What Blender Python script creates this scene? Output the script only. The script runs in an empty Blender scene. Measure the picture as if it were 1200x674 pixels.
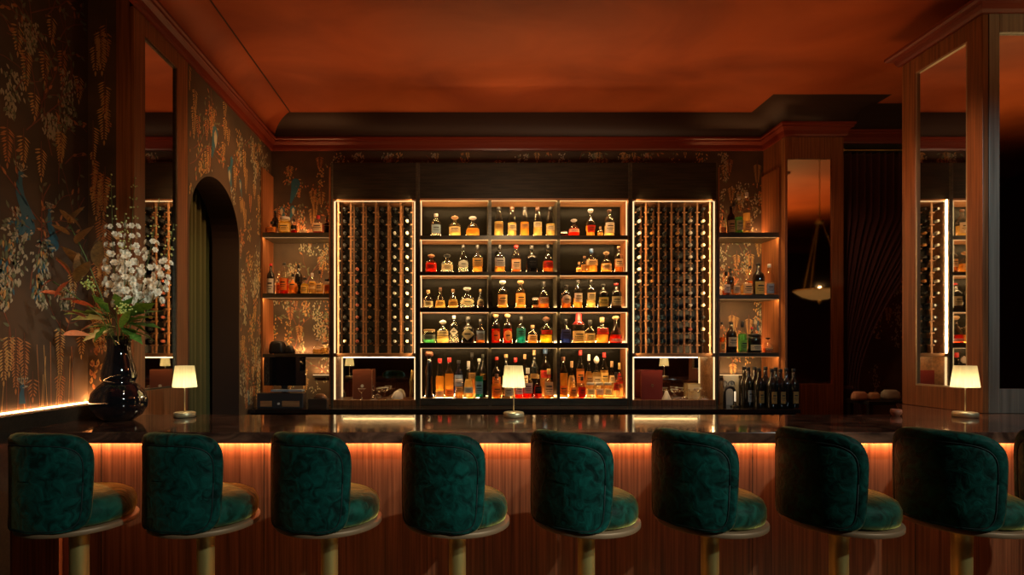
import bpy, math, random
from math import sin, cos, pi, radians as R
from mathutils import Vector, Matrix
C = bpy.context.scene.collection
S = bpy.context.scene
# ------------------------------------------------------------------ camera, world, lights, exposure
H = 1.505; F = 640.0; VX, VY = 540.0, 412.0
def PX(px, d): return (px - VX) / F * d
def PZ(py, d): return H - (py - VY) / F * d
cam = bpy.data.objects.new('camera', bpy.data.cameras.new('camera'))
C.objects.link(cam); cam.location = (0, 0, H); cam.rotation_euler = (R(90), 0, 0)
cam.data.sensor_width = 36; cam.data.lens = 36 * F / 1200
cam.data.shift_x = 0.05; cam.data.shift_y = 75 / 1200; cam.data.clip_start = .05
S.camera = cam
S.view_settings.view_transform = 'Standard'; S.view_settings.look = 'None'
S.view_settings.exposure = 0; S.view_settings.gamma = 1; S.view_settings.use_curve_mapping = False
S.cycles.use_denoising = True; S.cycles.max_bounces = 8; S.cycles.transparent_max_bounces = 16
S.cycles.sample_clamp_indirect = 4
w = bpy.data.worlds.new('world'); S.world = w; w.use_nodes = True
w.node_tree.nodes['Background'].inputs[0].default_value = (1, .55, .3, 1)
w.node_tree.nodes['Background'].inputs[1].default_value = .01
def light(name, kind, loc, target, energy, color, size=.1, spot=60, blend=.6, sy=None):
    l = bpy.data.lights.new(name, kind); l.energy = energy; l.color = color
    if kind == 'AREA':
        l.size = size
        if sy: l.shape = 'RECTANGLE'; l.size_y = sy
    else: l.shadow_soft_size = size
    if kind == 'SPOT': l.spot_size = R(spot); l.spot_blend = blend
    o = bpy.data.objects.new(name, l); C.objects.link(o); o.location = loc
    d = Vector(target) - Vector(loc); o.rotation_euler = d.to_track_quat('-Z', 'Y').to_euler()
    return o
light('ceiling_wash', 'SPOT', (-1.3, 4.5, 2.2), (-.9, 5.6, 4.2), 32, (1, .46, .18), .25, 110, 1)
light('ceiling_wash', 'SPOT', (1.2, 4.5, 2.2), (1.5, 5.5, 4.2), 30, (1, .46, .18), .25, 110, 1)
light('ceiling_wash', 'SPOT', (3.0, 4.0, 2.6), (3.0, 5.2, 4.2), 24, (1, .46, .18), .25, 110, 1)
light('stool_key', 'SPOT', (2.9, -.9, 3.6), (-.9, 2.5, .8), 440, (.85, 1, .9), .06, 44, .7)
light('stool_key', 'SPOT', (4.4, -.9, 3.6), (1.9, 2.5, .8), 380, (.85, 1, .9), .06, 44, .7)
light('flower_spot', 'SPOT', (-.3, 2.2, 3.6), (-2.1, 3.45, 1.9), 110, (1, .88, .70), .06, 26, .8)
light('arch_spot', 'SPOT', (-1.0, 4.5, 2.9), (-2.6, 5.5, 1.9), 42, (1, .8, .38), .06, 50, .9)
light('wall_spot', 'SPOT', (-.2, 4.9, 3.7), (-2.24, 5.5, 2.7), 150, (1, .50, .20), .1, 75, .9)
light('wall_spot', 'SPOT', (-.6, 2.6, 3.9), (-2.5, 3.2, 2.2), 8, (1, .72, .45), .1, 60, .9)
light('pillar_spot', 'SPOT', (2.2, 4.2, 3.6), (3.7, 4.1, 2.2), 85, (1, .42, .16), .1, 70, .9)
light('pillar_front_spot', 'SPOT', (3.6, 1.6, 3.4), (3.75, 3.83, 2.0), 85, (.75, .95, 1), .1, 60, .9)
light('curtain_spot', 'SPOT', (3.0, 4.9, 3.9), (4.4, 6.2, 1.8), 30, (1, .5, .28), .1, 60, .9)
light('bar_spot', 'SPOT', (.6, 4.9, 3.0), (.6, 6.4, 3.55), 34, (1, .7, .42), .1, 115, .6)
light('rear_ceiling_wash', 'SPOT', (5.6, 2.2, 2.2), (5.6, 2.6, 4.2), 240, (1, .66, .28), .2, 130, 1)
def strip(loc_, sx, sy_, aim, energy, color=(1, .61, .25)):
    """the light a LED strip gives off, at the strip itself"""
    l = bpy.data.lights.new('strip_light', 'AREA'); l.shape = 'RECTANGLE'; l.size = sx; l.size_y = sy_; l.energy = energy; l.color = color
    o = bpy.data.objects.new('strip_light', l); C.objects.link(o); o.location = loc_
    up = 'Y' if abs(aim[0]) < .5 or True else 'Y'
    z = -Vector(aim).normalized(); x = Vector((1, 0, 0)) if sx > sy_ else Vector((0, 0, 1)).cross(z).normalized()
    if sx <= sy_: y = z.cross(x)
    else: y = z.cross(x).normalized(); x = y.cross(z)
    o.rotation_euler = Matrix((x, y, z)).transposed().to_euler(); return o
# ------------------------------------------------------------------ materials
MATS = {}
def nt(name):
    m = bpy.data.materials.new(name); m.use_nodes = True; MATS[name] = m
    return m, m.node_tree, m.node_tree.nodes, m.node_tree.links, m.node_tree.nodes['Principled BSDF']
def mat(name, col, rough=.5, metal=0, emit=None, es=0, **kw):
    if name in MATS: return MATS[name]
    m, t, n, l, p = nt(name)
    p.inputs['Base Color'].default_value = (*col, 1); p.inputs['Roughness'].default_value = rough
    p.inputs['Metallic'].default_value = metal
    if emit: p.inputs['Emission Color'].default_value = (*emit, 1); p.inputs['Emission Strength'].default_value = es
    for k, v in kw.items(): p.inputs[k.replace('_', ' ')].default_value = v
    return m
def noise_mat(name, c1, c2, scale=(4, 4, 4), detail=6, rough=.5, bump=0, metal=0, lo=.35, hi=.65, dist=0, coat=0, sheen=0, spec=.5):
    m, t, n, l, p = nt(name)
    tc = n.new('ShaderNodeTexCoord'); mp = n.new('ShaderNodeMapping'); mp.inputs['Scale'].default_value = scale
    nz = n.new('ShaderNodeTexNoise'); nz.inputs['Scale'].default_value = 1; nz.inputs['Detail'].default_value = detail
    nz.inputs['Distortion'].default_value = dist
    cr = n.new('ShaderNodeValToRGB'); cr.color_ramp.elements[0].position = lo; cr.color_ramp.elements[1].position = hi
    cr.color_ramp.elements[0].color = (*c1, 1); cr.color_ramp.elements[1].color = (*c2, 1)
    l.new(tc.outputs['Object'], mp.inputs[0]); l.new(mp.outputs[0], nz.inputs['Vector'])
    l.new(nz.outputs['Fac'], cr.inputs[0]); l.new(cr.outputs[0], p.inputs['Base Color'])
    p.inputs['Roughness'].default_value = rough; p.inputs['Metallic'].default_value = metal
    p.inputs['Coat Weight'].default_value = coat; p.inputs['Specular IOR Level'].default_value = spec
    if sheen:
        p.inputs['Sheen Weight'].default_value = sheen; p.inputs['Sheen Roughness'].default_value = .35
    if bump:
        b = n.new('ShaderNodeBump'); b.inputs['Strength'].default_value = bump; b.inputs['Distance'].default_value = .01
        l.new(nz.outputs['Fac'], b.inputs['Height']); l.new(b.outputs[0], p.inputs['Normal'])
    return m
def glass(name, tint, gloss=.25, rough=.04):
    m, t, n, l, p = nt(name); n.remove(p)
    out = n['Material Output']; tr = n.new('ShaderNodeBsdfTransparent'); tr.inputs[0].default_value = (*tint, 1)
    gl = n.new('ShaderNodeBsdfGlossy'); gl.inputs['Roughness'].default_value = rough
    lw = n.new('ShaderNodeLayerWeight'); lw.inputs['Blend'].default_value = gloss
    mx = n.new('ShaderNodeMixShader'); l.new(lw.outputs['Facing'], mx.inputs[0])
    l.new(tr.outputs[0], mx.inputs[1]); l.new(gl.outputs[0], mx.inputs[2]); l.new(mx.outputs[0], out.inputs[0])
    return m
def translucent(name, col, tcol=None, fac=.5, dif=0):
    m, t, n, l, p = nt(name); n.remove(p)
    out = n['Material Output']; a = n.new('ShaderNodeBsdfTransparent' if not dif else 'ShaderNodeBsdfDiffuse')
    a.inputs[0].default_value = (*(tcol or col), 1)
    b = n.new('ShaderNodeBsdfTranslucent'); b.inputs[0].default_value = (*col, 1)
    mx = n.new('ShaderNodeMixShader'); mx.inputs[0].default_value = fac
    l.new(a.outputs[0], mx.inputs[1]); l.new(b.outputs[0], mx.inputs[2]); l.new(mx.outputs[0], out.inputs[0])
    return m
def emis(name, col, s):
    m, t, n, l, p = nt(name); n.remove(p)
    e = n.new('ShaderNodeEmission'); e.inputs[0].default_value = (*col, 1); e.inputs[1].default_value = s
    l.new(e.outputs[0], n['Material Output'].inputs[0]); return m
WALNUT = noise_mat('walnut', (.12, .040, .012), (.31, .115, .038), (60, 60, 1.6), 4, .42, .03, lo=.3, hi=.7)
WALNUT_BAR = noise_mat('walnut_bar', (.10, .026, .011), (.33, .10, .04), (70, 70, 1.3), 4, .38, .03, lo=.3, hi=.7)
DARKWOOD = noise_mat('dark_wood', (.016, .012, .008), (.030, .021, .013), (4, 60, 60), 3, .6, spec=.25)
SHELFWOOD = noise_mat('shelf_wood', (.20, .09, .035), (.36, .17, .07), (3, 50, 50), 3, .5)
BRONZE = noise_mat('bronze_edge', (.05, .045, .032), (.09, .075, .05), (5, 30, 30), 3, .4, metal=.4)
CEIL = noise_mat('ceiling_paint', (.25, .042, .009), (.48, .10, .022), (.8, 1.3, 1), 6, .6, .0, lo=.3, hi=.7, dist=.8)
CORN = mat('cornice_paint', (.16, .021, .007), .42)
COVE = mat('cove_painted_shade', (.035, .014, .008), .6)  # cove coloured dark to stand for the shade along the back wall
MARBLE = noise_mat('marble', (.045, .02, .014), (.30, .13, .075), (3, 5, 5), 9, .09, 0, lo=.42, hi=.78, dist=2.2, coat=.3)
BACKTOP = mat('backbar_stone', (.012, .009, .008), .15)
PAPER = noise_mat('wallpaper_ground', (.045, .029, .017), (.085, .048, .025), (3, 3, 3), 4, .7)
GOLD = mat('motif_gold', (.50, .28, .09), .6)
OCHRE = mat('motif_ochre', (.42, .16, .05), .6)
CREAM = mat('motif_cream', (.38, .33, .22), .6)
SAGE = mat('motif_sage', (.13, .15, .08), .6)
RUST = mat('motif_rust', (.17, .05, .025), .6)
BLUE = mat('motif_blue', (.02, .10, .15), .5)
MIRROR = mat('mirror_glass', (.8, .76, .7), .02, 1)
DMIRROR = mat('smoked_mirror', (.42, .36, .3), .04, 1)
VELVET = noise_mat('green_velvet', (.0008, .014, .011), (.004, .080, .062), (20, 20, 20), 9, .6, .5, lo=.34, hi=.72, dist=1.2, sheen=.30, spec=.12)
VELVET.node_tree.nodes['Principled BSDF'].inputs['Sheen Tint'].default_value = (1, .72, .22, 1)  # gold tint puts the olive-gold light on the green backs into the sheen
SEATV = noise_mat('green_velvet_seat', (.0015, .016, .010), (.010, .09, .06), (14, 14, 14), 9, .6, .5, lo=.36, hi=.68, dist=1.2, sheen=1.0, spec=.12)
SEATV.node_tree.nodes['Principled BSDF'].inputs['Sheen Tint'].default_value = (1, .82, .2, 1)  # gold tint stands for warm strip light on the green seat tops
VPIPE = mat('velvet_piping', (.001, .012, .010), .7)
BRASS = noise_mat('brass', (.55, .38, .12), (.66, .47, .17), (20, 20, 2), 3, .5, 0, metal=.75)
RIM = mat('stool_rim_bronze', (.30, .17, .09), .5, .3)
LAMPBR = mat('lamp_brass', (.75, .62, .36), .35, .6)
BLACK = mat('black', (.008, .008, .008), .4)
BLACKG = mat('black_gloss', (.006, .006, .008), .04, Coat_Weight=1)
LED = emis('led_warm', (1, .62, .28), 1.3)
LEDV = emis('led_vertical', (1, .70, .33), 1.35)
LEDD = emis('led_dim', (1, .5, .2), .4)
LEDO = emis('led_amber', (1, .40, .14), 8)
LEDW = emis('led_wallwash', (1, .45, .16), 34)
CURT = mat('olive_velvet', (.07, .065, .016), .85, Sheen_Weight=.1)
CURTR = mat('maroon_velvet', (.06, .014, .012), .8, Sheen_Weight=.25)
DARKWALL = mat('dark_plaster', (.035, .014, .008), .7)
FLOOR = noise_mat('floor_boards', (.03, .016, .01), (.06, .03, .018), (2, 30, 2), 4, .4)
G_CLEAR = glass('glass_clear', (.97, .97, .94), .18); G_AMBER = glass('glass_amber', (.85, .5, .2))
G_GREEN = glass('glass_green', (.25, .6, .35)); G_BLUE = glass('glass_blue', (.25, .4, .75)); G_RED = glass('glass_red', (.8, .12, .06))
G_DARK = mat('glass_dark', (.012, .012, .010), .06, Coat_Weight=.6)
L = {'amber': translucent('liquid_amber', (1, .58, .15), (1, .68, .3)), 'gold': translucent('liquid_gold', (1, .78, .34), (1, .85, .55)),
     'red': translucent('liquid_red', (.85, .08, .03), (.8, .15, .06)), 'brown': translucent('liquid_brown', (.75, .32, .08), (.8, .4, .14)),
     'clear': translucent('liquid_clear', (.8, .76, .62), (.95, .93, .88), .25), 'green': translucent('liquid_green', (.25, .6, .3), (.3, .7, .4)),
     'teal': translucent('liquid_teal', (.06, .42, .38), (.1, .5, .45)), 'blue': translucent('liquid_blue', (.12, .16, .4), (.15, .2, .5)),
     'yellow': translucent('liquid_yellow', (1, .8, .1), (1, .85, .2))}
G_CRYS = glass('glass_crystal', (.95, .93, .88), .55, .08)
GL = {'clear': G_CLEAR, 'amber': G_AMBER, 'green': G_GREEN, 'blue': G_BLUE, 'red': G_RED, 'dark': G_DARK}
LB = {}
for k, c in dict(cream=(.9, .76, .46), white=(.88, .84, .76), yellow=(.9, .66, .2), orange=(.8, .28, .06), grey=(.45, .45, .42),
                 teal=(.05, .28, .24), purple=(.12, .12, .25), red=(.6, .05, .03), green=(.25, .5, .12), black=(.02, .02, .02), blue=(.3, .42, .55), gold=(.5, .3, .1)).items():
    LB[k] = translucent('label_' + k, tuple(min(1, x * 1.1) for x in c), tuple(min(1, x * 1.1) for x in c), .35, 1)
CAPM = {k: mat('cap_' + k, c, .4) for k, c in dict(black=(.012, .012, .012), red=(.5, .02, .02), cork=(.45, .27, .13), silver=(.55, .53, .5), gold=(.6, .4, .14),
        blue=(.03, .08, .2), white=(.8, .76, .7), wood=(.22, .11, .05), brown=(.1, .04, .02)).items()}
INK = mat('label_ink', (.03, .025, .02), .6)
for m in (VELVET, SEATV):
    n = m.node_tree.nodes; l = m.node_tree.links; oi = n.new('ShaderNodeObjectInfo'); vm = n.new('ShaderNodeVectorMath'); vm.operation = 'SCALE'
    cb = n.new('ShaderNodeCombineXYZ'); ad = n.new('ShaderNodeVectorMath'); tc = [x for x in n if x.type == 'TEX_COORD'][0]; mp = [x for x in n if x.type == 'MAPPING'][0]
    l.new(oi.outputs['Random'], cb.inputs[0]); l.new(oi.outputs['Random'], cb.inputs[2]); l.new(cb.outputs[0], vm.inputs[0]); vm.inputs['Scale'].default_value = 9
    l.new(tc.outputs['Object'], ad.inputs[0]); l.new(vm.outputs[0], ad.inputs[1]); l.new(ad.outputs[0], mp.inputs[0])
# ------------------------------------------------------------------ mesh helpers
class MB:
    def __init__(s): s.v = []; s.f = []; s.m = []; s.sm = []
    def add(s, vs, fs, m=0, smooth=False):
        o = len(s.v); s.v += [tuple(a) for a in vs]
        for f in fs: s.f.append(tuple(i + o for i in f)); s.m.append(m); s.sm.append(smooth)
    def box(s, x0, y0, z0, x1, y1, z1, m=0):
        if x0 > x1: x0, x1 = x1, x0
        if y0 > y1: y0, y1 = y1, y0
        if z0 > z1: z0, z1 = z1, z0
        s.add([(x0, y0, z0), (x1, y0, z0), (x1, y1, z0), (x0, y1, z0), (x0, y0, z1), (x1, y0, z1), (x1, y1, z1), (x0, y1, z1)],
              [(0, 3, 2, 1), (4, 5, 6, 7), (0, 1, 5, 4), (1, 2, 6, 5), (2, 3, 7, 6), (3, 0, 4, 7)], m)
        return s
    def lathe(s, prof, seg=20, c=(0, 0, 0), pw=2.0, sy=1.0, m=0, cap=True, axis='z', smooth=True, wob=None):
        vs = []; n = len(prof)
        for r, z in prof:
            for k in range(seg):
                a = 2 * pi * (k + .5) / seg; ca, sa = cos(a), sin(a)
                q = r / ((abs(ca) ** pw + abs(sa) ** pw) ** (1 / pw)) if pw != 2 else r
                if wob: q *= wob(a, z)
                x, y = q * ca, q * sa * sy
                vs.append((c[0] + x, c[1] + y, c[2] + z) if axis == 'z' else ((c[0] + x, c[1] + z, c[2] + y) if axis == 'y' else (c[0] + z, c[1] + x, c[2] + y)))
        fs = []
        for i in range(n - 1):
            for k in range(seg):
                a, b = i * seg + k, i * seg + (k + 1) % seg
                fs.append((a, b, b + seg, a + seg) if axis != 'y' else (a, a + seg, b + seg, b))
        s.add(vs, fs, m, smooth)
        if cap:
            o = len(s.v) - n * seg
            s.f.append(tuple(o + k for k in range(seg))[::-1]); s.m.append(m); s.sm.append(False)
            s.f.append(tuple(o + (n - 1) * seg + k for k in range(seg))); s.m.append(m); s.sm.append(False)
        return s
    def tube(s, pts, r, seg=8, m=0):
        pts = [Vector(p) for p in pts]; rs = r if isinstance(r, (list, tuple)) else [r] * len(pts); vs = []
        up = Vector((.13, .21, .97)).normalized()
        for i, p in enumerate(pts):
            t = (pts[min(i + 1, len(pts) - 1)] - pts[max(i - 1, 0)])
            t = t.normalized() if t.length > 1e-9 else Vector((0, 0, 1))
            u = t.cross(up); u = u.normalized() if u.length > 1e-4 else t.cross(Vector((1, 0, 0))).normalized(); v = t.cross(u)
            for k in range(seg): vs.append(p + (u * cos(2 * pi * k / seg) + v * sin(2 * pi * k / seg)) * rs[i])
        fs = []
        for i in range(len(pts) - 1):
            for k in range(seg):
                a, b = i * seg + k, i * seg + (k + 1) % seg; fs.append((a, b, b + seg, a + seg))
        fs += [tuple(range(seg))[::-1], tuple((len(pts) - 1) * seg + k for k in range(seg))]
        s.add(vs, fs, m, True); return s
    def sweep(s, prof, path, m=0, smooth=False):
        """prof: list of (out, z); path: list of (point, outward 2D normal incl. mitre length)"""
        vs = []
        for (px, py, nx, ny) in path:
            for (o, z) in prof: vs.append((px + nx * o, py + ny * o, z))
        n = len(prof); fs = []
        for i in range(len(path) - 1):
            for k in range(n - 1): a = i * n + k; fs.append((a, a + n, a + n + 1, a + 1))
        s.add(vs, fs, m, smooth); return s
    def build(s, name, mats, parent=None, bevel=0, sub=0):
        me = bpy.data.meshes.new(name); me.from_pydata(s.v, [], s.f)
        for m_ in (mats if isinstance(mats, (list, tuple)) else [mats]): me.materials.append(m_)
        me.polygons.foreach_set('material_index', s.m); me.polygons.foreach_set('use_smooth', s.sm)
        me.update(); o = bpy.data.objects.new(name, me); C.objects.link(o)
        if parent: o.parent = parent
        if bevel:
            b = o.modifiers.new('b', 'BEVEL'); b.width = bevel; b.segments = 2; b.limit_method = 'ANGLE'
        if sub:
            b = o.modifiers.new('s', 'SUBSURF'); b.levels = b.render_levels = sub
        return o
def tag(o, label=None, cat=None, group=None, kind=None):
    for k, v in (('label', label), ('category', cat), ('group', group), ('kind', kind)):
        if v: o[k] = v
    return o
def thing(name, label, cat, loc=(0, 0, 0), rz=0, group=None):
    o = bpy.data.objects.new(name, None); C.objects.link(o); o.location = loc; o.rotation_euler = (0, 0, rz); o.empty_display_size = .05
    return tag(o, label, cat, group)
def struct(name, mb, m, **k): return tag(mb.build(name, m, **k), kind='structure')
def part(name, mb, m, par, label=None, **k):
    o = mb.build(name, m, par, **k)
    if label: o['label'] = label
    return o
def copy_tree(o, parent=None):
    c = o.copy(); C.objects.link(c); c.parent = parent
    for ch in [x for x in KIDS.get(o.name, [])]: copy_tree_child(ch, c)
    return c
def copy_tree_child(ch, p):
    d = ch.copy(); C.objects.link(d); d.parent = p
    for g in KIDS.get(ch.name, []): copy_tree_child(g, d)
KIDS = {}
def reg(o):
    KIDS[o.name] = [x for x in C.objects if x.parent == o]
    for x in KIDS[o.name]: KIDS[x.name] = [y for y in C.objects if y.parent == x]
rnd = random.Random(7)
# ------------------------------------------------------------------ key planes
XL, XN, XC = -2.2375, -2.554, 3.66      # arch wall, near left wall, pillar face
YB, YS, YP = 6.45, 6.10, 3.74           # back wall, shelving front, left pier near face
ZC, ZT = 3.872, 4.20                    # cornice underside, ceiling
CT = 1.07; CF, CB = 2.94, 3.76          # counter top height, front, back
# ------------------------------------------------------------------ wallpaper motifs
class Paper:
    """flat printed motifs on a wall plane: to3(u, v, lift) -> point"""
    def __init__(s, mb, to3, inside): s.mb = mb; s.to = to3; s.ins = inside; s.k = 0
    def poly(s, pts, m):
        cu = sum(p[0] for p in pts) / len(pts); cv = sum(p[1] for p in pts) / len(pts)
        if not all(s.ins(*p) for p in pts): return
        s.k += 1; l = .0012 + .0006 * (s.k % 5)
        s.mb.add([s.to(p[0], p[1], l) for p in pts], [tuple(range(len(pts)))], m)
    def leaf(s, u, v, a, L_, W, m):
        c, d = cos(a), sin(a)
        P = [(0, 0), (.3, .5), (.65, .42), (1, 0), (.65, -.42), (.3, -.5)]
        s.poly([(u + c * x * L_ - d * y * W, v + d * x * L_ + c * y * W) for x, y in P], m)
    def line(s, pts, w_, m):
        for a, b in zip(pts[:-1], pts[1:]):
            dx, dy = b[0] - a[0], b[1] - a[1]; q = math.hypot(dx, dy) or 1; nx, ny = -dy / q * w_, dx / q * w_
            s.poly([(a[0] + nx, a[1] + ny), (a[0] - nx, a[1] - ny), (b[0] - nx, b[1] - ny), (b[0] + nx, b[1] + ny)], m)
    def wisteria(s, u, v, h, m):
        n = int(h / .017); s.line([(u, v + .05), (u, v), (u, v - h)], .0018, 5)
        for i in range(n):
            t = i / n; z = v - t * h; wd = .042 * (1 - t) ** .6 + .012
            for sg in (-1, 1):
                s.leaf(u + sg * .004, z, -pi / 2 + sg * R(62 - 25 * t + rnd.uniform(-8, 8)), wd, .010, m)
        s.leaf(u, v - h, -pi / 2, .04, .014, m)
    def foliage(s, u, v, wd, h, m, n):
        for i in range(n):
            t = rnd.random() ** .8; x = u + rnd.gauss(0, wd * (.45 - .28 * t)); z = v - t * h
            s.leaf(x, z, -pi / 2 + rnd.uniform(-.75, .75), rnd.uniform(.022, .04), .014, m if rnd.random() < .75 else 4)
    def branch(s, u, v, L_, a, m=5, d=0):
        pts = [(u, v)]; x, y = u, v
        for i in range(7):
            a += rnd.uniform(-.35, .35); x += cos(a) * L_ / 7; y += sin(a) * L_ / 7; pts.append((x, y))
            if d < 1 and rnd.random() < .5: s.branch(x, y, L_ * .45, a + rnd.choice((-.8, .8)), m, d + 1)
            if rnd.random() < .6: s.leaf(x, y, a + rnd.uniform(-1.2, 1.2), .05, .018, rnd.choice((4, 2, 4)))
        s.line(pts, .004 if d == 0 else .0025, m)
    def bird(s, u, v, k=1, f=1):
        s.poly([(u + f * x * k, v + y * k) for x, y in [(0, .05), (.04, .04), (.06, 0), (.03, -.08), (-.03, -.2), (-.045, -.19), (-.03, -.06), (-.03, .02)]], 6)
        s.leaf(u + f * .02 * k, v + .02 * k, -pi / 2, .13 * k, .05 * k, 3); s.leaf(u + f * .04 * k, v + .04 * k, -.2 if f > 0 else pi + .2, .03 * k, .012, 1)
    def peacock(s, u, v, k=1, f=1):
        def q(x, y): return (u + f * x * k, v + y * k)
        neck = [(.0, .0), (-.012, -.06), (-.005, -.13), (.03, -.2), (.07, -.27)]
        for i in range(4):
            (a, b), (c, d) = neck[i], neck[i + 1]; w0, w1 = .014 + .012 * i, .014 + .012 * (i + 1)
            s.poly([q(a - w0, b), q(a + w0, b), q(c + w1, d), q(c - w1, d)], 6)
        s.poly([q(.03 * cos(t) + .004, .022 * sin(t) + .012) for t in [i * pi / 4 for i in range(8)]], 6)
        s.leaf(*q(.012, .012), 0 if f > 0 else pi, .05 * k, .012, 3); s.leaf(*q(-.004, .0), 0 if f > 0 else pi, .03 * k, .01, 3)
        for i in range(6): s.line([q(0, .03), q(-.05 + .02 * i, .075 - .004 * abs(i - 2))], .0016, 3); s.leaf(*q(-.05 + .02 * i, .07), pi / 2, .014, .01, 3)
        s.poly([q(.08 + .09 * cos(t) - .04, -.33 + .075 * sin(t)) for t in [i * pi / 6 for i in range(12)]], 6)
        for i in range(46):
            a = rnd.uniform(0, 2 * pi); r = rnd.random() ** .5
            s.leaf(*q(-.02 + .13 * r * cos(a), -.37 + .07 * r * sin(a)), rnd.uniform(2.6, 3.8), .03, .014, rnd.choice((3, 6, 4)))
        for i in range(70):
            t = rnd.random(); x, y = -.08 - .1 * t, -.4 - .5 * t
            s.leaf(*q(x + rnd.gauss(0, .035), y), -pi / 2 + rnd.uniform(-.5, .2), .045, .016, rnd.choice((4, 1, 6, 4, 2)))
    def fill(s, u0, u1, v0, v1, dens=1.0):
        A = (u1 - u0) * (v1 - v0)
        for i in range(int(A * 1.4 * dens)): s.branch(rnd.uniform(u0, u1), rnd.uniform(v0, v1), .6, rnd.uniform(.6, 2.5))
        for i in range(int(A * 3.4 * dens)): s.foliage(rnd.uniform(u0, u1), rnd.uniform(v0, v1), .10, rnd.uniform(.2, .5), 3, 45)
        for i in range(int(A * 3 * dens)): s.foliage(rnd.uniform(u0, u1), rnd.uniform(v0, v1), .10, rnd.uniform(.15, .35), rnd.choice((1, 2)), 34)
        for i in range(int(A * 4 * dens)): s.wisteria(rnd.uniform(u0, u1), rnd.uniform(v0, v1), rnd.uniform(.12, .24), rnd.choice((1, 1, 2, 1)))
        for i in range(int(A * .4 * dens)): s.bird(rnd.uniform(u0, u1), rnd.uniform(v0, v1), .7, rnd.choice((-1, 1)))
PM = [PAPER, GOLD, OCHRE, CREAM, SAGE, RUST, BLUE]
# ------------------------------------------------------------------ room shell
struct('floor', MB().box(-3.2, -1.3, -.05, 8.7, 7.2, 0), FLOOR)
mb = MB()
mb.box(-3.0, -1.2, ZT, 8.6, YB + .1, ZT + .12)
struct('ceiling', mb, CEIL)
# raised bead (the thin dark line that frames the ceiling)
mb = MB()
gx, gy = -1.92, 6.14
mb.box(gx - .006, -1, ZT - .004, gx + .006, gy, ZT)
struct('trim_1', mb, mat('ceiling_bead', (.03, .008, .004), .6))
# left arch wall: opening Y 4.50..5.51, springing z, semicircle
a0, a1 = 4.50, 5.51; rc = (a1 - a0) / 2; ycen = (a0 + a1) / 2; zs = 2.58
arc = [(ycen - rc * cos(pi * i / 24), zs + rc * 1.0 * sin(pi * i / 24)) for i in range(25)]
mb = MB()
def X3(y, z, l=0): return (XL + l, y, z)
y0w, y1w = 4.476, YB
def wallq(mb, pts, x): mb.add([(x, p[0], p[1]) for p in pts], [tuple(range(len(pts)))], 0)
for x in (XL, XL - .27):
    wallq(mb, [(y0w, 0), (a0, 0), (a0, 4.0), (y0w, 4.0)], x); wallq(mb, [(a1, 0), (y1w, 0), (y1w, 4.0), (a1, 4.0)], x)
    for (p, q) in zip(arc[:-1], arc[1:]): wallq(mb, [p, q, (q[0], 4.0), (p[0], 4.0)], x)
full = [(a0, 0)] + arc + [(a1, 0)]
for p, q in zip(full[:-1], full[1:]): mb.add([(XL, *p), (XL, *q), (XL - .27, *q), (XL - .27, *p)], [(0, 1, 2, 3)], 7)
def ins_l(y, z):
    if not (4.49 < y < YB - .01 and 0.9 < z < 3.87): return False
    if a0 - .01 < y < a1 + .01 and z < zs: return False
    return math.hypot(y - ycen, z - zs) > rc + .01
p = Paper(mb, lambda u, v, l: (XL + l, u, v), ins_l)
p.fill(4.45, 6.45, .9, 3.9, 2.6)
p.bird(4.95, 3.5, 1.3); p.bird(5.3, 3.25, 1.0, -1)
struct('wall_left', mb, PM + [DARKWALL])
# near left wall + return that faces the camera
mb = MB(); mb.box(XN - .15, -1.2, 0, XN, YP + .1, 4.2)
p = Paper(mb, lambda u, v, l: (XN + l, u, v), lambda y, z: 2.2 < y < YP - .005 and 1.16 < z < 3.87)
def PN(px, py): d = -XN * F / (VX - px); return d, PZ(py, d)
for (a, b, c) in [(18, 395, 60), (70, 385, 55), (85, 320, 40), (10, 395, 40), (183 - 110, 60, 40), (70, 155, 35), (30, 60, 40), (48, 175, 32), (72, 155, 30), (52, 62, 32), (105, 135, 26), (8, 150, 40), (27, 160, 30), (28, 400, 44), (38, 445, 20), (70, 440, 30), (4, 410, 36), (95, 395, 20), (20, 30, 30), (60, 20, 26), (92, 90, 26), (40, 110, 25)]:
    y, z = PN(a, b); p.wisteria(y, z, c / F * y, rnd.choice((1, 1, 2)))
for (a, b, c) in [(80, 75, 70), (12, 75, 60), (20, 240, 90), (60, 130, 30), (5, 300, 60), (75, 330, 30), (50, 290, 70), (35, 20, 40)]:
    y, z = PN(a, b); p.foliage(y, z, .11, c / F * y, 3, 110)
for i in range(16): p.branch(rnd.uniform(2.9, 3.6), rnd.uniform(1.2, 3.6), .7, rnd.uniform(.8, 2.3))
for i in range(26): p.line([(y := rnd.uniform(2.9, 3.7), 1.17), (y + rnd.uniform(-.03, .03), 1.17 + rnd.uniform(.15, .4))], .002, rnd.choice((2, 1, 5)))
y, z = PN(24, 206); p.peacock(y, z, .85, 1); y, z = PN(58, 248); p.peacock(y, z, .6, 1); y, z = PN(26, 455); p.peacock(y, z, .7, 1)
p.fill(2.25, 2.95, 1.3, 3.8, 1)
struct('wall_left', mb, PM)
mb = MB(); mb.box(XN - .15, YP, 0, -2.36, YP + .1, 4.2)
p = Paper(mb, lambda u, v, l: (u, YP - l, v), lambda x, z: XN + .01 < x < -2.385 and 1.16 < z < 3.87)
for i in range(80):
    u, v = rnd.uniform(XN, -2.38), 1.2 + rnd.random() ** 1.2 * .6
    p.leaf(u, v, pi / 2 + rnd.uniform(-.6, .6), .05, .022, rnd.choice((1, 2, 1))); p.leaf(u, v + .01, pi / 2, .025, .01, 5)
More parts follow.
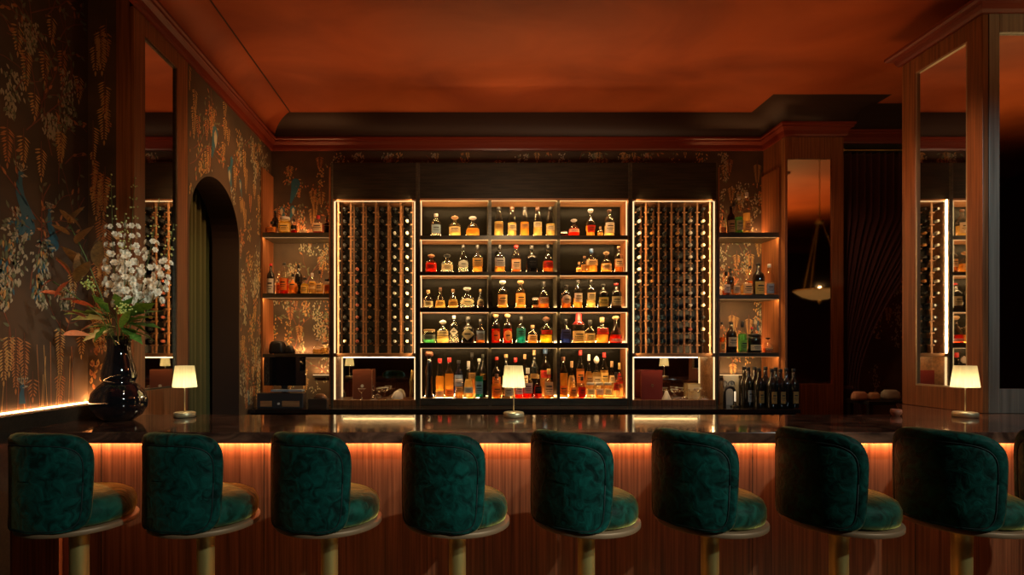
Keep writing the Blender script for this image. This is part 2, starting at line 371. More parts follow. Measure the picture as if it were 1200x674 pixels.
for i in range(26): p.wisteria(rnd.uniform(XN + .03, -2.4), rnd.uniform(1.7, 3.8), .22, rnd.choice((1, 2)))
struct('wall_left', mb, PM)
# back wall
mb = MB(); mb.box(XL - .3, YB, 0, 8.5, YB + .12, 4.2)
p = Paper(mb, lambda u, v, l: (u, YB - l, v), lambda x, z: XL < x < 5.4 and 1.0 < z < 3.86)
p.fill(XL, -1.45, 1.0, 3.86, 2.6); p.fill(-1.45, 3.2, 3.55, 4.35, 3.4); p.fill(3.0, 3.62, 1.0, 3.86, 2.8); p.fill(4.2, 5.4, 1.0, 3.5, 1.3)
p.bird(PX(345, YB), PZ(215, YB), 1.2)
struct('wall_back', mb, PM)
struct('wall_right', MB().box(8.5, -1.2, 0, 8.65, YB, 4.2), DARKWALL)
struct('wall_rear', MB().box(-3, -1.2, 0, 8.5, -1.05, 4.2), DARKWALL)
# cornices
def cornice_prof(pr=.085): return [(0, ZC), (.022, ZC), (.03, ZC + .02), (.034, ZC + .06), (.06, ZC + .085), (.068, ZC + .088), (.07, ZC + .105), (pr, ZC + .115), (pr, ZC + .135), (.06, ZC + .14)]
def cove_prof(r=.31): return [(.06, ZC + .14)] + [(r - (r - .06) * cos(t), ZC + .14 + (ZT - ZC - .14) * sin(t)) for t in [i * pi / 2 / 10 for i in range(1, 11)]]
pathL = [(XL, -1.05, 1, 0), (XL, YB, 1, -1)]
mb = MB(); mb.sweep(cornice_prof(), pathL); struct('trim_2', mb, CORN)
mb = MB(); mb.sweep(cove_prof(), pathL, smooth=True); struct('trim_3', mb, CEIL)
PXL, PXR, PY = 3.575, 4.22, 6.02     # pier in back right corner
pathB = [(XL, YB, 1, -1), (PXL, YB, -1, -1), (PXL, PY, -1, -1), (PXR, PY, 1, -1), (PXR, YB - .22, 1, -1), (8.45, YB - .22, 0, -1)]
mb = MB(); mb.sweep(cornice_prof(), pathB); struct('trim_4', mb, CORN)
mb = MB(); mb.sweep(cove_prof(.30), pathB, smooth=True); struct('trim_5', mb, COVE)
mb = MB(); mb.sweep([(0, ZC), (.05, ZC + .05), (.09, ZC + .14), (.3, ZT)], [(-3, -1.05, 0, 1), (8.45, -1.05, 0, 1)]); struct('trim_6', mb, CORN)
# ------------------------------------------------------------------ left mirrored pier
def frame_yz(mb, x, dx, y0, y1, z0, z1, my0, my1, mz0, mz1):
    for a in ((y0, z0, my0, z1), (my1, z0, y1, z1), (my0, z0, my1, mz0), (my0, mz1, my1, z1)):
        mb.box(x, a[0], a[1], x + dx, a[2], a[3])
def frame_xz(mb, y, dy, x0, x1, z0, z1, mx0, mx1, mz0, mz1):
    for a in ((x0, z0, mx0, z1), (mx1, z0, x1, z1), (mx0, z0, mx1, mz0), (mx0, mz1, mx1, z1)):
        mb.box(a[0], y, a[1], a[2], y + dy, a[3])
t = thing('mirrored_pier', 'walnut framed pier with tall narrow mirror on the left wall behind the black vase', 'pier', (XL, 4.1, 0))
def loc(mb, o):  # shift world coords into the local frame of o
    l = o.location; mb.v = [(a[0] - l.x, a[1] - l.y, a[2] - l.z) for a in mb.v]; return mb
ye = 4.475; my0, my1 = 3.87, 4.31; mz0, mz1 = PZ(459, 0) if 0 else 1.79 - .28 * 2, 3.742
mz0 = 1.225
mb = MB(); frame_yz(mb, XL - .03, .03, YP, ye, 0, ZC, my0, my1, mz0, mz1)
part('frame', loc(mb, t), WALNUT, t, bevel=.003)
mb = MB(); mb.box(-2.36, YP, 0, XL - .03, ye, 4.0); part('core', loc(mb, t), WALNUT, t)
mb = MB(); mb.box(XL - .029, my0, mz0, XL - .018, my1, mz1); part('mirror', loc(mb, t), MIRROR, t)
mb = MB(); frame_yz(mb, XL - .018, .012, my0, my1, mz0, mz1, my0 + .012, my1 - .012, mz0 + .012, mz1 - .012)
part('mirror_bead', loc(mb, t), BRONZE, t)
# ------------------------------------------------------------------ right pillar with mirrors
XR2, YC0, YC1 = 4.42, 3.83, 4.53
t = thing('mirrored_pillar', 'square walnut pillar with tall mirrors standing at the right end of the counter', 'pillar', (4.04, 4.18, CT))
mb = MB(); frame_yz(mb, XC, .04, YC0, YC1, CT + .001, ZC, 3.95, 4.40, 1.235, 3.75)
part('side_frame', loc(mb, t), WALNUT, t, bevel=.003)
mb = MB(); frame_xz(mb, YC0 - .005, .04, XC + .04, XR2, CT + .001, ZC, 3.775, 4.31, PZ(456, YC0), PZ(38, YC0))
part('front_frame', loc(mb, t), noise_mat('walnut_cool_lit', (.13, .11, .085), (.26, .22, .17), (50, 50, 1.2), 4, .45, lo=.3, hi=.7), t, bevel=.003)  # walnut greyed, the cool light on the pillar front is in its colour
mb = MB(); mb.box(XC + .03, YC0 + .03, CT + .001, XR2, YC1, ZC); part('core', loc(mb, t), WALNUT, t)
mb = MB(); mb.box(XC + .018, 3.95, 1.235, XC + .029, 4.40, 3.75); part('mirror', loc(mb, t), MIRROR, t)
mb = MB(); frame_yz(mb, XC + .004, .014, 3.95, 4.40, 1.235, 3.75, 3.962, 4.388, 1.247, 3.738); part('mirror_bead', loc(mb, t), mat('bead_metal', (.5, .42, .3), .3, .8), t)
mb = MB(); mb.box(3.775, YC0 + .018, PZ(456, YC0), 4.31, YC0 + .029, PZ(38, YC0)); part('mirror', loc(mb, t), DMIRROR, t)
mb = MB(); pc = [(XC, YC0, -1, -1), (XC, YC1, -1, 1), (XR2, YC1, 1, 1), (XR2, YC0, 1, -1), (XC, YC0, -1, -1)]
mb.sweep([(0, ZC), (.02, ZC), (.03, ZC + .02), (.04, ZC + .05), (.07, ZC + .06), (.085, ZC + .075), (.085, ZC + .095), (0, ZC + .095)], pc[::-1])
mb.box(XC, YC0, ZC, XR2, YC1, ZC + .09); part('cornice', loc(mb, t), CORN, t)
# ------------------------------------------------------------------ back right pier with mirror
t = thing('mirrored_pier', 'walnut pier with gold tinted mirror between the right shelves and the maroon curtain', 'pier', (3.9, PY, 0))
mb = MB(); frame_xz(mb, PY, .03, PXL, PXR, 0, ZC, 3.602, PX(975, PY), PZ(450, PY), PZ(186, PY)); part('frame', loc(mb, t), WALNUT, t, bevel=.003)
mb = MB(); mb.box(PXL, PY + .03, 0, PXR, YB, 4.0); part('core', loc(mb, t), WALNUT, t)
mb = MB(); mb.box(3.602, PY + .015, PZ(450, PY), PX(975, PY), PY + .028, PZ(186, PY)); part('mirror', loc(mb, t), mat('gold_mirror', (.75, .6, .4), .05, 1), t)
# ------------------------------------------------------------------ back bar counter
zb = PZ(475.5, YS)
t = thing('backbar_counter', 'dark stone topped back bar counter below the lit shelving', 'counter', (.6, 6.1, 0))
mb = MB(); mb.box(XL + .01, 5.72, zb - .045, 3.56, YB - .01, zb); part('worktop', loc(mb, t), BACKTOP, t, bevel=.004)
mb = MB(); mb.box(XL + .01, 5.80, 0, 3.56, YB - .01, zb - .045); part('cabinet_front', loc(mb, t), DARKWOOD, t)
# ------------------------------------------------------------------ back bar shelving
xA, xB, xC_, xD = PX(388, YS), PX(490, YS), PX(738, YS), PX(841, YS)
ztop = PZ(191, YS); zhd = PZ(235, YS)
t = thing('display_shelving', 'backlit dark timber bottle shelving with three bays in the middle of the back bar', 'shelving', ((xB + xC_) / 2, YS, zb))
SH = t
mb = MB(); mb.box(xB + .01, YS + .27, zb, xC_ - .01, YS + .31, ztop); part('back_panel', loc(mb, t), mat('back_dark_glass', (.006, .005, .003), .30, .0, Specular_IOR_Level=.05), t)
mb = MB()
for a, b in ((xB, xB + .028), (xC_ - .028, xC_)): mb.box(a, YS, zb, b, YS + .30, ztop)
part('side_panel', loc(mb, t), WALNUT, t)
mb = MB(); mb.box(xB, YS - .012, zb, xB + .02, YS, ztop)
part('front_stile', loc(mb, t), BRONZE, t, bevel=.002)
mb = MB(); mb.box(xC_ - .02, YS - .012, zb, xC_, YS, ztop)
part('front_stile', loc(mb, t), BRONZE, t, bevel=.002)
mb = MB(); mb.box(xB + .02, YS - .008, zhd + .02, xC_ - .02, YS + .02, ztop); part('header_panel', loc(mb, t), DARKWOOD, t)
mb = MB(); mb.box(xB + .02, YS - .012, zhd, xC_ - .02, YS + .27, zhd + .02); part('top_rail', loc(mb, t), SHELFWOOD, t)
divs = [PX(574, YS), PX(654.5, YS)]
for x in divs:
    mb = MB(); mb.box(x - .018, YS, zb, x + .018, YS + .27, zhd); part('divider', loc(mb, t), BRONZE, t)
bays = [(xB + .028, divs[0] - .018), (divs[0] + .018, divs[1] - .018), (divs[1] + .018, xC_ - .028)]
shy = [(276, 281), (318.5, 323), (360.5, 366), (402, 408), (467, 475)]
ES = 4.4
for i, (ya, yb_) in enumerate(shy):
    for (x0, x1) in bays:
        mb = MB(); mb.box(x0, YS + .006, PZ(yb_, YS), x1, YS + .27, PZ(ya, YS)); sh = part('shelf', loc(mb, t), SHELFWOOD, t)
        mb = MB(); mb.box(x0, YS - .006, PZ(yb_, YS), x1, YS + .006, PZ(ya, YS)); 
        part('shelf_edge', loc(mb, t), BRONZE, sh)
        if i < 4:
            mb = MB(); mb.box(x0, YS + .008, PZ(yb_, YS) - .004, x1, YS + .013, PZ(yb_, YS) - .0005); part('light_strip', loc(mb, t), LED, sh)
            strip(((x0 + x1) / 2, YS - .005, PZ(yb_, YS) - .006), x1 - x0, .010, (0, 1, -.8), ES)
        strip(((x0 + x1) / 2, YS + .19, PZ(ya, YS) + .012), x1 - x0, .02, (0, -.5, 1), ES * .7)
for (x0, x1) in bays:
    mb = MB(); mb.box(x0, YS + .008, zhd - .004, x1, YS + .013, zhd - .0005); part('light_strip', loc(mb, t), LED, t)
    strip(((x0 + x1) / 2, YS - .005, zhd - .008), x1 - x0, .010, (0, 1, -.8), 4)
for x in (xB + .029, xC_ - .039):
    mb = MB(); mb.box(x, YS + .004, zb + .08, x + .010, YS + .014, zhd - .01); part('light_strip', loc(mb, t), LEDV, t)
# wine racks
ROWY = [243.6 + 14.17 * i for i in range(12)]
def rack(x0, x1, side):
    t = thing('wine_rack_cabinet', f'tall lit wine rack cabinet {"left" if side < 0 else "right"} of the bottle shelving', 'wine rack', ((x0 + x1) / 2, YS, zb))
    mb = MB()
    for a, b in ((x0, x0 + .03), (x1 - .03, x1)): mb.box(a, YS, zb, b, YS + .30, ztop)
    part('side_panel', loc(mb, t), SHELFWOOD, t)
    mb = MB(); mb.box(x0, YS - .012, zb, x0 + .022, YS, ztop)
    part('front_stile', loc(mb, t), BRONZE, t, bevel=.002); mb = MB(); mb.box(x1 - .022, YS - .012, zb, x1, YS, ztop); part('front_stile', loc(mb, t), BRONZE, t, bevel=.002)
    mb = MB(); mb.box(x0 + .022, YS - .008, zhd + .012, x1 - .022, YS + .02, ztop); part('header_panel', loc(mb, t), DARKWOOD, t)
    mb = MB(); mb.box(x0 + .03, YS + .275, zb, x1 - .03, YS + .295, ztop); part('back_panel', loc(mb, t), BLACK, t)
    mb = MB(); mb.box(x0 + .0225, YS - .012, zhd - .004, x1 - .022, YS + .27, zhd + .012); part('top_rail', loc(mb, t), SHELFWOOD, t)
    zr = PZ(414, YS); mb = MB(); mb.box(x0 + .03, YS - .006, zr - .042, x1 - .03, YS + .27, zr); part('shelf', loc(mb, t), SHELFWOOD, t, bevel=.002)
    strip(((x0 + x1) / 2, YS + .0, zr - .05), x1 - x0 - .1, .02, (0, .7, -1), 1.3)
    zbm = PZ(469, YS); mb = MB(); mb.box(x0 + .028, YS - .006, zb, x1 - .028, YS + .27, zbm); part('base_rail', loc(mb, t), WALNUT, t, bevel=.002)
    mb = MB(); mb.box(x0 + .03, YS + .20, zbm, x1 - .03, YS + .206, zr - .042); part('mirror', loc(mb, t), MIRROR, t)
    ix0, ix1 = x0 + .075, x1 - .055
    if side > 0: ix0, ix1 = x0 + .045, x1 - .075
    for a in (x0 + .032, x1 - .042):
        mb = MB(); mb.box(a, YS + .004, zbm + .005, a + .016, YS + .016, zhd - .01); part('light_strip', loc(mb, t), LEDV, t)
        strip((a + .006 + (.03 if a < (x0 + x1) / 2 else -.03), YS - .03, (zr + zhd) / 2), .03, zhd - zr, (1 if a < (x0 + x1) / 2 else -1, .3, 0), 9)
    mb = MB(); mb.box(x0 + .045, YS + .004, zhd - .010, x1 - .045, YS + .014, zhd - .0045); part('light_strip', loc(mb, t), LEDV, t)
    cw = (ix1 - ix0) / 6
    for k in range(7):
        x = ix0 + cw * k
        mb = MB(); mb.box(x - .009, YS + .02, zr, x + .009, YS + .032, zhd - .004); mb.box(x - .009, YS + .2, zr, x + .009, YS + .212, zhd - .004)
        po = part('rack_post', loc(mb, t), SHELFWOOD, t)
        mb = MB()
        for yy in ROWY:
            z = PZ(yy, YS) - .048
            for q in (YS + .012, YS + .20): mb.box(x - (.026 if k > 0 else 0), q, z - .006, x + (.026 if k < 6 else 0), q + .012, z + .006)
        part('rack_pegs', loc(mb, t), SHELFWOOD, po)
    return ix0, cw
KL = rack(xA, xB - .002, -1); KR = rack(xC_ + .002, xD, 1)
# wine bottles lying in the racks
def rack_bottle(capm, base_out=False):
    o = thing('wine_bottle', '', 'wine bottle')
    pr = [(.030, 0), (.037, .004), (.037, .17), (.034, .19), (.018, .215), (.0145, .235)]
    if base_out: part('glass', MB().lathe([(r, .24 - z) for r, z in pr][::-1], 14, axis='y'), mat('blue_black_glass', (.02, .035, .05), .12), o)
    else:
        part('glass', MB().lathe([(r, .24 - z) for r, z in pr][::-1], 14, axis='y'), G_DARK, o)
        part('capsule', MB().lathe([(.012, -.03), (.0165, -.026), (.0165, .02), (.0155, .04)], 14, axis='y'), capm, o)
    o.hide_render = False; reg(o); return o
protos = {}
capcols = {'cream': mat('capsule_cream', (.85, .78, .62), .35), 'silver': mat('capsule_silver', (.5, .5, .5), .35), 'red': mat('capsule_red', (.38, .10, .06), .4),
           'amber': mat('capsule_amber', (.35, .16, .04), .4), 'dark': mat('capsule_dark', (.03, .03, .03), .35), 'blue': None}
ordn = ['first', 'second', 'third', 'fourth', 'fifth', 'sixth', 'seventh', 'eighth', 'ninth', 'tenth', 'eleventh', 'bottom']
colw = ['leftmost', 'second', 'third', 'fourth', 'fifth', 'rightmost']
for nm, (ix0, cw), grid in (('left', KL, 'L'), ('right', KR, 'R')):
    for c in range(6):
        for r in range(12):
            col = 'dark'
            if grid == 'L':
                if c == 5 and r >= 1: col = 'cream'
                elif c == 4 and r >= 2: col = 'silver'
                elif c == 1 and r in (5, 6, 7, 8, 9, 10, 11): col = 'red'
                elif c == 2 and r in (8, 9): col = 'amber'
                elif c == 0 and r == 11: col = 'cream'
            else:
                if c == 5 and 1 <= r <= 10 and r != 9: col = 'cream'
                elif c == 4 and 1 <= r <= 8: col = 'silver'
                elif c == 0 and 1 <= r <= 6: col = 'silver'
                elif c in (1, 3) and r in (2, 3, 5, 6): col = 'amber'
                elif c <= 3 and r >= 8: col = 'blue'
                if r == 10 and c == 4: col = 'red'
            key = col
            first = key not in protos
            if first: protos[key] = rack_bottle(capcols[col], col == 'blue')
            o = protos[key] if first else copy_tree(protos[key])
            o.location = (ix0 + cw * (c + .5), YS + .045, PZ(ROWY[r], YS) - .004)
            desc = {'cream': 'pale capped wine bottle', 'silver': 'silver capped wine bottle', 'red': 'dull red capped wine bottle', 'amber': 'dim amber capped wine bottle',
                    'dark': 'black capped wine bottle', 'blue': 'blue black wine bottle base'}[col]
            o['label'] = f'{desc}, {colw[c]} column, {ordn[r]} row of the {nm} wine rack'
            o['group'] = f'wine bottles in the {nm} wine rack'
# ------------------------------------------------------------------ alcove shelving left and right
def alcove(x0, x1, nm, ys_):
    t = thing('alcove_shelving', f'walnut alcove shelving with lit open shelves {nm}', 'shelving', ((x0 + x1) / 2, YS, zb))
    for (a, b) in ((x0, x0 + .02), (x1 - .02, x1)):
        mb = MB(); mb.box(a, YS, zb + .01, b, YB, PZ(196, YS)); part('side_panel', loc(mb, t), WALNUT, t)
    for ya, yb_ in ys_:
        mb = MB(); mb.box(x0 + .02, YS, PZ(yb_, YS), x1 - .02, YB - .01, PZ(ya, YS)); sh = part('shelf', loc(mb, t), BRONZE, t)
        mb = MB(); mb.box(x0 + .02, YB - .03, PZ(ya, YS) + .001, x1 - .02, YB - .02, PZ(ya, YS) + .004); part('light_strip', loc(mb, t), LEDD, sh)
        strip(((x0 + x1) / 2, YB - .06, PZ(ya, YS) + .012), x1 - x0 - .05, .02, (0, .3, 1), 4.5, (1, .45, .16))
        strip(((x0 + x1) / 2, YS + .0, PZ(yb_, YS) - .006), x1 - x0 - .05, .01, (0, 1, -.8), 3.0, (1, .58, .22))
        mb = MB(); mb.box(x0 + .02, YS + .01, PZ(yb_, YS) - .004, x1 - .02, YS + .018, PZ(yb_, YS) - .0005); part('light_strip', loc(mb, t), LEDD, sh)
    return t
alcove(XL + .005, xA - .003, 'between the arch wall and the left wine rack', [(272.5, 278), (344, 349), (415, 419)])
alcove(xD + .003, PXL - .003, 'between the right wine rack and the far pier', [(272.5, 278), (345.5, 350.5), (413.5, 418)])
for i, (x0, x1) in enumerate(((PX(358, YS), xA - .03), (xD + .03, PX(897, YS)))):
    mb = MB(); mb.box(x0, YB - .05, zb + .30, x1, YB - .012, zb + .325); 
    tt = tag(mb.build('ledge', DARKWOOD), ('low dark ledge glowing behind the screen in the left alcove', 'low dark ledge glowing under the bottom right alcove shelf')[i], 'ledge')
    mb = MB(); mb.box(x0, YB - .04, zb + .326, x1, YB - .03, zb + .332); mb.build('light_strip', LED, tt)
    strip(((x0 + x1) / 2, YB - .05, zb + .34), x1 - x0, .02, (0, 0, 1), 1.2, (1, .5, .18))
# ------------------------------------------------------------------ bottles
PROF = {
 'wine': [(.9, 0), (1, .02), (1, .58), (.88, .66), (.5, .73), (.36, .78), (.34, .93)],
 'tall': [(.92, 0), (1, .015), (1, .60), (.92, .66), (.5, .74), (.38, .8), (.36, .9)],
 'slim': [(.95, 0), (1, .01), (1, .5), (.8, .68), (.5, .85), (.42, .9)],
 'squat': [(.95, 0), (1, .02), (1, .5), (.9, .58), (.5, .64), (.32, .68), (.32, .82)],
 'dome': [(.9, 0), (1, .03), (1, .28), (.9, .45), (.65, .58), (.35, .66), (.3, .7), (.3, .84)],
 'round': [(.55, 0), (.85, .06), (1, .25), (.97, .38), (.75, .54), (.4, .64), (.28, .7), (.28, .86)],
 'flare': [(1, 0), (1, .02), (.95, .2), (.8, .38), (.5, .55), (.28, .66), (.26, .85)],
 'jar': [(.95, 0), (1, .03), (1, .72), (.9, .8), (.8, .84)],
 'deco': [(.85, 0), (.9, .02), (.8, .15), (1, .3), (1, .5), (.7, .6), (.4, .68), (.3, .74), (.3, .88)],
}
ANG = 40
def rat(prof, z):
    for (r0, z0), (r1, z1) in zip(prof[:-1], prof[1:]):
        if z0 <= z <= z1 and z1 > z0: return r0 + (r1 - r0) * (z - z0) / (z1 - z0)
    return prof[-1][0]
def sect(r, a, pw): return r / ((abs(cos(a)) ** pw + abs(sin(a)) ** pw) ** (1 / pw)) if pw != 2 else r
def make_bottle(kind, h, w, gl, liq, fill, lab, lz, cap, sq=False, lshape='rect', sy=1.0, big=1.15, name='liquor_bottle', ang=58):
    o = thing(name, '', 'bottle'); pf = PROF[kind]; pw = 5 if sq else 2; r = w / 2; seg = 16
    part('glass', MB().lathe([(a * r, z * h) for a, z in pf], seg, pw=pw, sy=sy), GL[gl], o)
    if liq and gl != 'dark':
        q = [(a * r * .93, max(z, .012) * h) for a, z in pf if z < fill] + [(rat(pf, fill) * r * .93, fill * h)]
        part('liquid', MB().lathe(q, seg, pw=pw, sy=sy), L[liq], o)
    if lab:
        z0, z1 = lz; mb = MB(); n = 9 if lshape != 'rect' else 2; m_ = 9; vs = []
        for i in range(n):
            t = i / (n - 1); z = z0 + (z1 - z0) * t
            k = 1 if lshape == 'rect' else (max(.04, 1 - abs(2 * t - 1)) if lshape == 'diamond' else max(.08, math.sqrt(max(0, 1 - (2 * t - 1) ** 2))))
            for j in range(m_):
                a = -pi / 2 + R(ang) * k * (2 * j / (m_ - 1) - 1); q = sect(rat(pf, z) * r, a, pw) * 1.012 + .0008
                vs.append((q * cos(a), q * sin(a) * sy, z * h))
        mb.add(vs, [(i * m_ + j, i * m_ + j + 1, (i + 1) * m_ + j + 1, (i + 1) * m_ + j) for i in range(n - 1) for j in range(m_ - 1)], 0, True)
        for (b0, b1, aw) in ((.62, .72, .55), (.42, .47, .7), (.28, .32, .45)) if lshape == 'rect' else ((.46, .56, .4),):
            za, zc_ = z0 + (z1 - z0) * b0, z0 + (z1 - z0) * b1; vs = []
            for z in (za, zc_):
                for j in range(5):
                    a = -pi / 2 + R(ang) * aw * (2 * j / 4 - 1); q = sect(rat(pf, z) * r, a, pw) * 1.012 + .0016
                    vs.append((q * cos(a), q * sin(a) * sy, z * h))
            mb.add(vs, [(j, j + 1, j + 6, j + 5) for j in range(4)], 1)
        part('label', mb, [LB[lab], INK], o)
    zt = pf[-1][1]; rc_ = pf[-1][0] * r
    if cap == 'wax': part('cap', MB().lathe([(rat(pf, .62) * r * 1.04, .62 * h), (rc_ * 1.3, .74 * h), (rc_ * 1.2, .97 * h), (rc_, h)], 14), CAPM['red'], o)
    elif cap.startswith('ball'): part('cap', MB().lathe([(rc_ * .8, zt * h), (rc_ * 1.5, (zt + .03) * h), (rc_ * 1.9, (zt + .08) * h), (rc_ * 1.5, (zt + .13) * h), (rc_ * .3, h)], 12), CAPM[cap[5:]], o)
    else: part('cap', MB().lathe([(rc_ * 1.1, (zt - .01) * h), (rc_ * big, zt * h), (rc_ * big, .99 * h), (rc_ * big * .85, h)], 12), CAPM[cap], o)
    return o
SHAPEW = {'wine': 'wine shaped', 'tall': 'tall round', 'slim': 'tall slim', 'squat': 'squat', 'dome': 'domed', 'round': 'globe shaped', 'flare': 'flared', 'jar': 'jar shaped', 'deco': 'curvy'}
def describe(s, tail):
    (px, w, h, kind, gl, liq, fill, lab, lz, cap), op = s[:10], s[10] if len(s) > 10 else {}
    n = ('square' if op.get('sq') else SHAPEW[kind])
    body = {'clear': {'clear': 'clear', 'amber': 'amber', 'gold': 'golden', 'red': 'red', 'brown': 'brown', 'green': 'green', 'teal': 'teal', 'blue': 'blue', 'yellow': 'yellow', None: 'clear'}.get(liq), 'dark': 'dark'}.get(gl, gl)
    a = f'{n} {body} bottle'; b = f', {lab} label' if lab else ''; c = f', {cap.replace("ball_", "").replace("wax", "red")} {"stopper" if cap.startswith("ball") else "cap"}'
    for q in (a + b + c + ', ' + tail, a + b + ', ' + tail, a + ', ' + tail):
        if len(q.split()) <= 16: return q
    return q
def place(row, y_base, depth, where, group, zoff=0):
    z = y_base
    xs = sorted(r[0] for r in row)
    for s in row:
        (px, w, h, kind, gl, liq, fill, lab, lz, cap), op = s[:10], dict(s[10] if len(s) > 10 else {})
        dd = depth + op.pop('dy', 0); zz = op.pop('z', z)
        o = make_bottle(kind, h * dd / F, w * dd / F * .98, gl, liq, fill, lab, lz, cap, **op)
        o.location = (PX(px, dd), dd, zz); o.rotation_euler = (0, 0, R(rnd.uniform(-6, 6)))
        k = xs.index(s[0]); nth = 'leftmost' if k == 0 else ('rightmost' if k == len(xs) - 1 else ordn[k] + ' from left')
        o['label'] = describe(s, f'{nth} {where}'); o['group'] = group
A_, G_, C_ = 'amber', 'gold', 'clear'
SQ = {'sq': True}
D1 = YS + .085
rows = {
 (0, 0): [(511, 12, 27, 'tall', C_, C_, .5, 'blue', (.12, .5), 'silver'), (533, 15, 25, 'squat', C_, G_, .45, 'cream', (.18, .42), 'ball_cork'), (554, 17, 24, 'dome', C_, A_, .38, None, None, 'ball_white')],
 (0, 1): [(584.5, 11, 35, 'slim', C_, G_, .5, 'gold', (.25, .42), 'black'), (600, 11, 35, 'slim', C_, G_, .46, 'cream', (.2, .4), 'brown'), (614.8, 11, 35, 'slim', C_, A_, .48, 'gold', (.28, .42), 'black'), (630, 11, 35, 'slim', C_, G_, .3, 'cream', (.3, .48), 'brown'), (645, 11, 35, 'slim', C_, G_, .42, 'cream', (.2, .36), 'black')],
 (0, 2): [(661, 8, 6, 'jar', C_, 'red', .3, None, None, 'silver'), (672.5, 14, 21, 'dome', C_, 'red', .45, 'cream', (.22, .4), 'ball_white'), (692, 12, 32, 'deco', C_, A_, .4, 'red', (.15, .4), 'ball_silver'), (703.5, 7, 12, 'squat', C_, A_, .4, None, None, 'cork'), (714, 12, 32, 'wine', C_, G_, .4, 'white', (.12, .5), 'brown')],
 (1, 0): [(505.5, 14, 22, 'squat', C_, 'red', .5, 'red', (.16, .42), 'ball_cork'), (524, 15, 22, 'squat', C_, C_, .5, 'cream', (.1, .4), 'ball_black'), (543, 13, 33, 'round', C_, C_, .4, 'grey', (.16, .44), 'black', {'lshape': 'oval', 'sy': .6}), (559.6, 12, 33, 'squat', C_, A_, .2, 'gold', (.2, .5), 'black', SQ)],
 (1, 1): [(585.5, 12, 33, 'squat', C_, A_, .25, 'grey', (.2, .5), 'black', SQ), (604.8, 12, 32, 'tall', C_, 'brown', .5, 'cream', (.1, .46), 'red'), (623, 14, 32, 'squat', 'dark', None, .5, 'black', (.15, .5), 'black'), (642, 13, 33, 'dome', C_, 'brown', .4, 'red', (.15, .4), 'black')],
 (1, 2): [(678.5, 7, 14, 'squat', C_, A_, .5, 'gold', (.1, .4), 'cork', {'dy': .1}), (685, 8, 20, 'tall', C_, A_, .5, 'gold', (.15, .5), 'wood', {'dy': .05}), (693, 13, 28, 'squat', C_, A_, .5, 'cream', (.28, .52), 'blue', SQ), (710.5, 13, 25, 'dome', C_, A_, .42, 'cream', (.12, .4), 'ball_cork'), (725, 10, 31, 'wine', C_, 'brown', .5, 'cream', (.2, .5), 'wood')],
 (2, 0): [(501.8, 13, 21, 'dome', C_, C_, .4, 'cream', (.08, .36), 'cork'), (516, 13, 24, 'flare', C_, G_, .36, 'yellow', (.08, .36), 'brown'), (531, 12, 22, 'dome', C_, G_, .45, 'gold', (.1, .36), 'wood'), (547.5, 18, 24, 'round', C_, C_, .45, 'cream', (.12, .46), 'ball_silver', {'lshape': 'oval', 'sy': .6}), (563, 9, 22, 'round', 'dark', None, .4, 'cream', (.1, .48), 'cork', {'lshape': 'oval'})],
 (2, 1): [(589, 12, 31, 'tall', C_, A_, .5, 'cream', (.1, .48), 'ball_silver'), (610, 12, 31, 'tall', C_, A_, .56, 'yellow', (.12, .52), 'ball_cork'), (627.5, 8, 12, 'jar', C_, 'brown', .3, 'cream', (.1, .3), 'silver'), (637, 13, 31, 'dome', C_, 'brown', .4, 'grey', (.16, .4), 'black')],
 (2, 2): [(663.5, 12, 27, 'wine', C_, 'brown', .4, 'white', (.16, .56), 'black', {'lshape': 'oval'}), (677, 11, 33, 'tall', C_, A_, .35, 'white', (.2, .52), 'black'), (692.5, 11, 33, 'tall', C_, G_, .3, 'cream', (.26, .54), 'black'), (706.7, 13, 28, 'wine', 'dark', None, .5, 'yellow', (.06, .44), 'black'), (722, 13, 29, 'wine', 'dark', None, .5, 'cream', (.08, .46), 'red')],
 (3, 0): [(503, 15, 16, 'jar', C_, 'green', .5, 'grey', (.25, .6), 'cork', SQ), (519, 15, 27, 'squat', C_, G_, .3, 'cream', (.32, .52), 'ball_silver'), (532, 11, 32, 'tall', C_, C_, .3, 'white', (.25, .56), 'silver', {'lshape': 'diamond'}), (548.5, 15, 31, 'squat', 'dark', None, .4, 'cream', (.1, .55), 'black', {'lshape': 'diamond', 'ang': 70}), (563, 11, 28, 'squat', C_, 'brown', .3, 'blue', (.12, .5), 'black')],
 (3, 1): [(581, 11, 33, 'tall', C_, 'red', .5, 'orange', (.06, .46), 'ball_cork', {'lshape': 'oval'}), (595, 11, 33, 'tall', C_, 'red', .5, 'yellow', (.06, .46), 'ball_cork', {'lshape': 'oval'}), (610.6, 12, 31, 'squat', C_, 'teal', .55, 'teal', (.22, .54), 'black'), (624, 12, 21, 'squat', C_, A_, .4, 'cream', (.1, .46), 'cork'), (640, 15, 31, 'squat', C_, 'yellow', .3, 'red', (.32, .48), 'ball_brown')],
 (3, 2): [(663, 12, 28, 'squat', C_, 'blue', .4, 'purple', (.18, .56), 'black', SQ), (678, 15, 35, 'tall', C_, 'gold', .4, 'cream', (.06, .4), 'wax'), (691.5, 12, 27, 'squat', C_, G_, .4, 'cream', (.06, .42), 'black'), (705.5, 14, 30, 'squat', C_, A_, .32, 'red', (.34, .58), 'cork', SQ), (721.5, 16, 32, 'flare', C_, 'red', .3, 'white', (.04, .16), 'ball_cork')],
}
shname = ['top shelf', 'second shelf', 'third shelf', 'fourth shelf']; bn = ['left bay', 'middle bay', 'right bay']
for (r, b), row in rows.items():
    place(row, PZ(shy[r][0], YS) + .001, D1, f'{shname[r]}, {bn[b]}', 'bottles on the centre shelves')
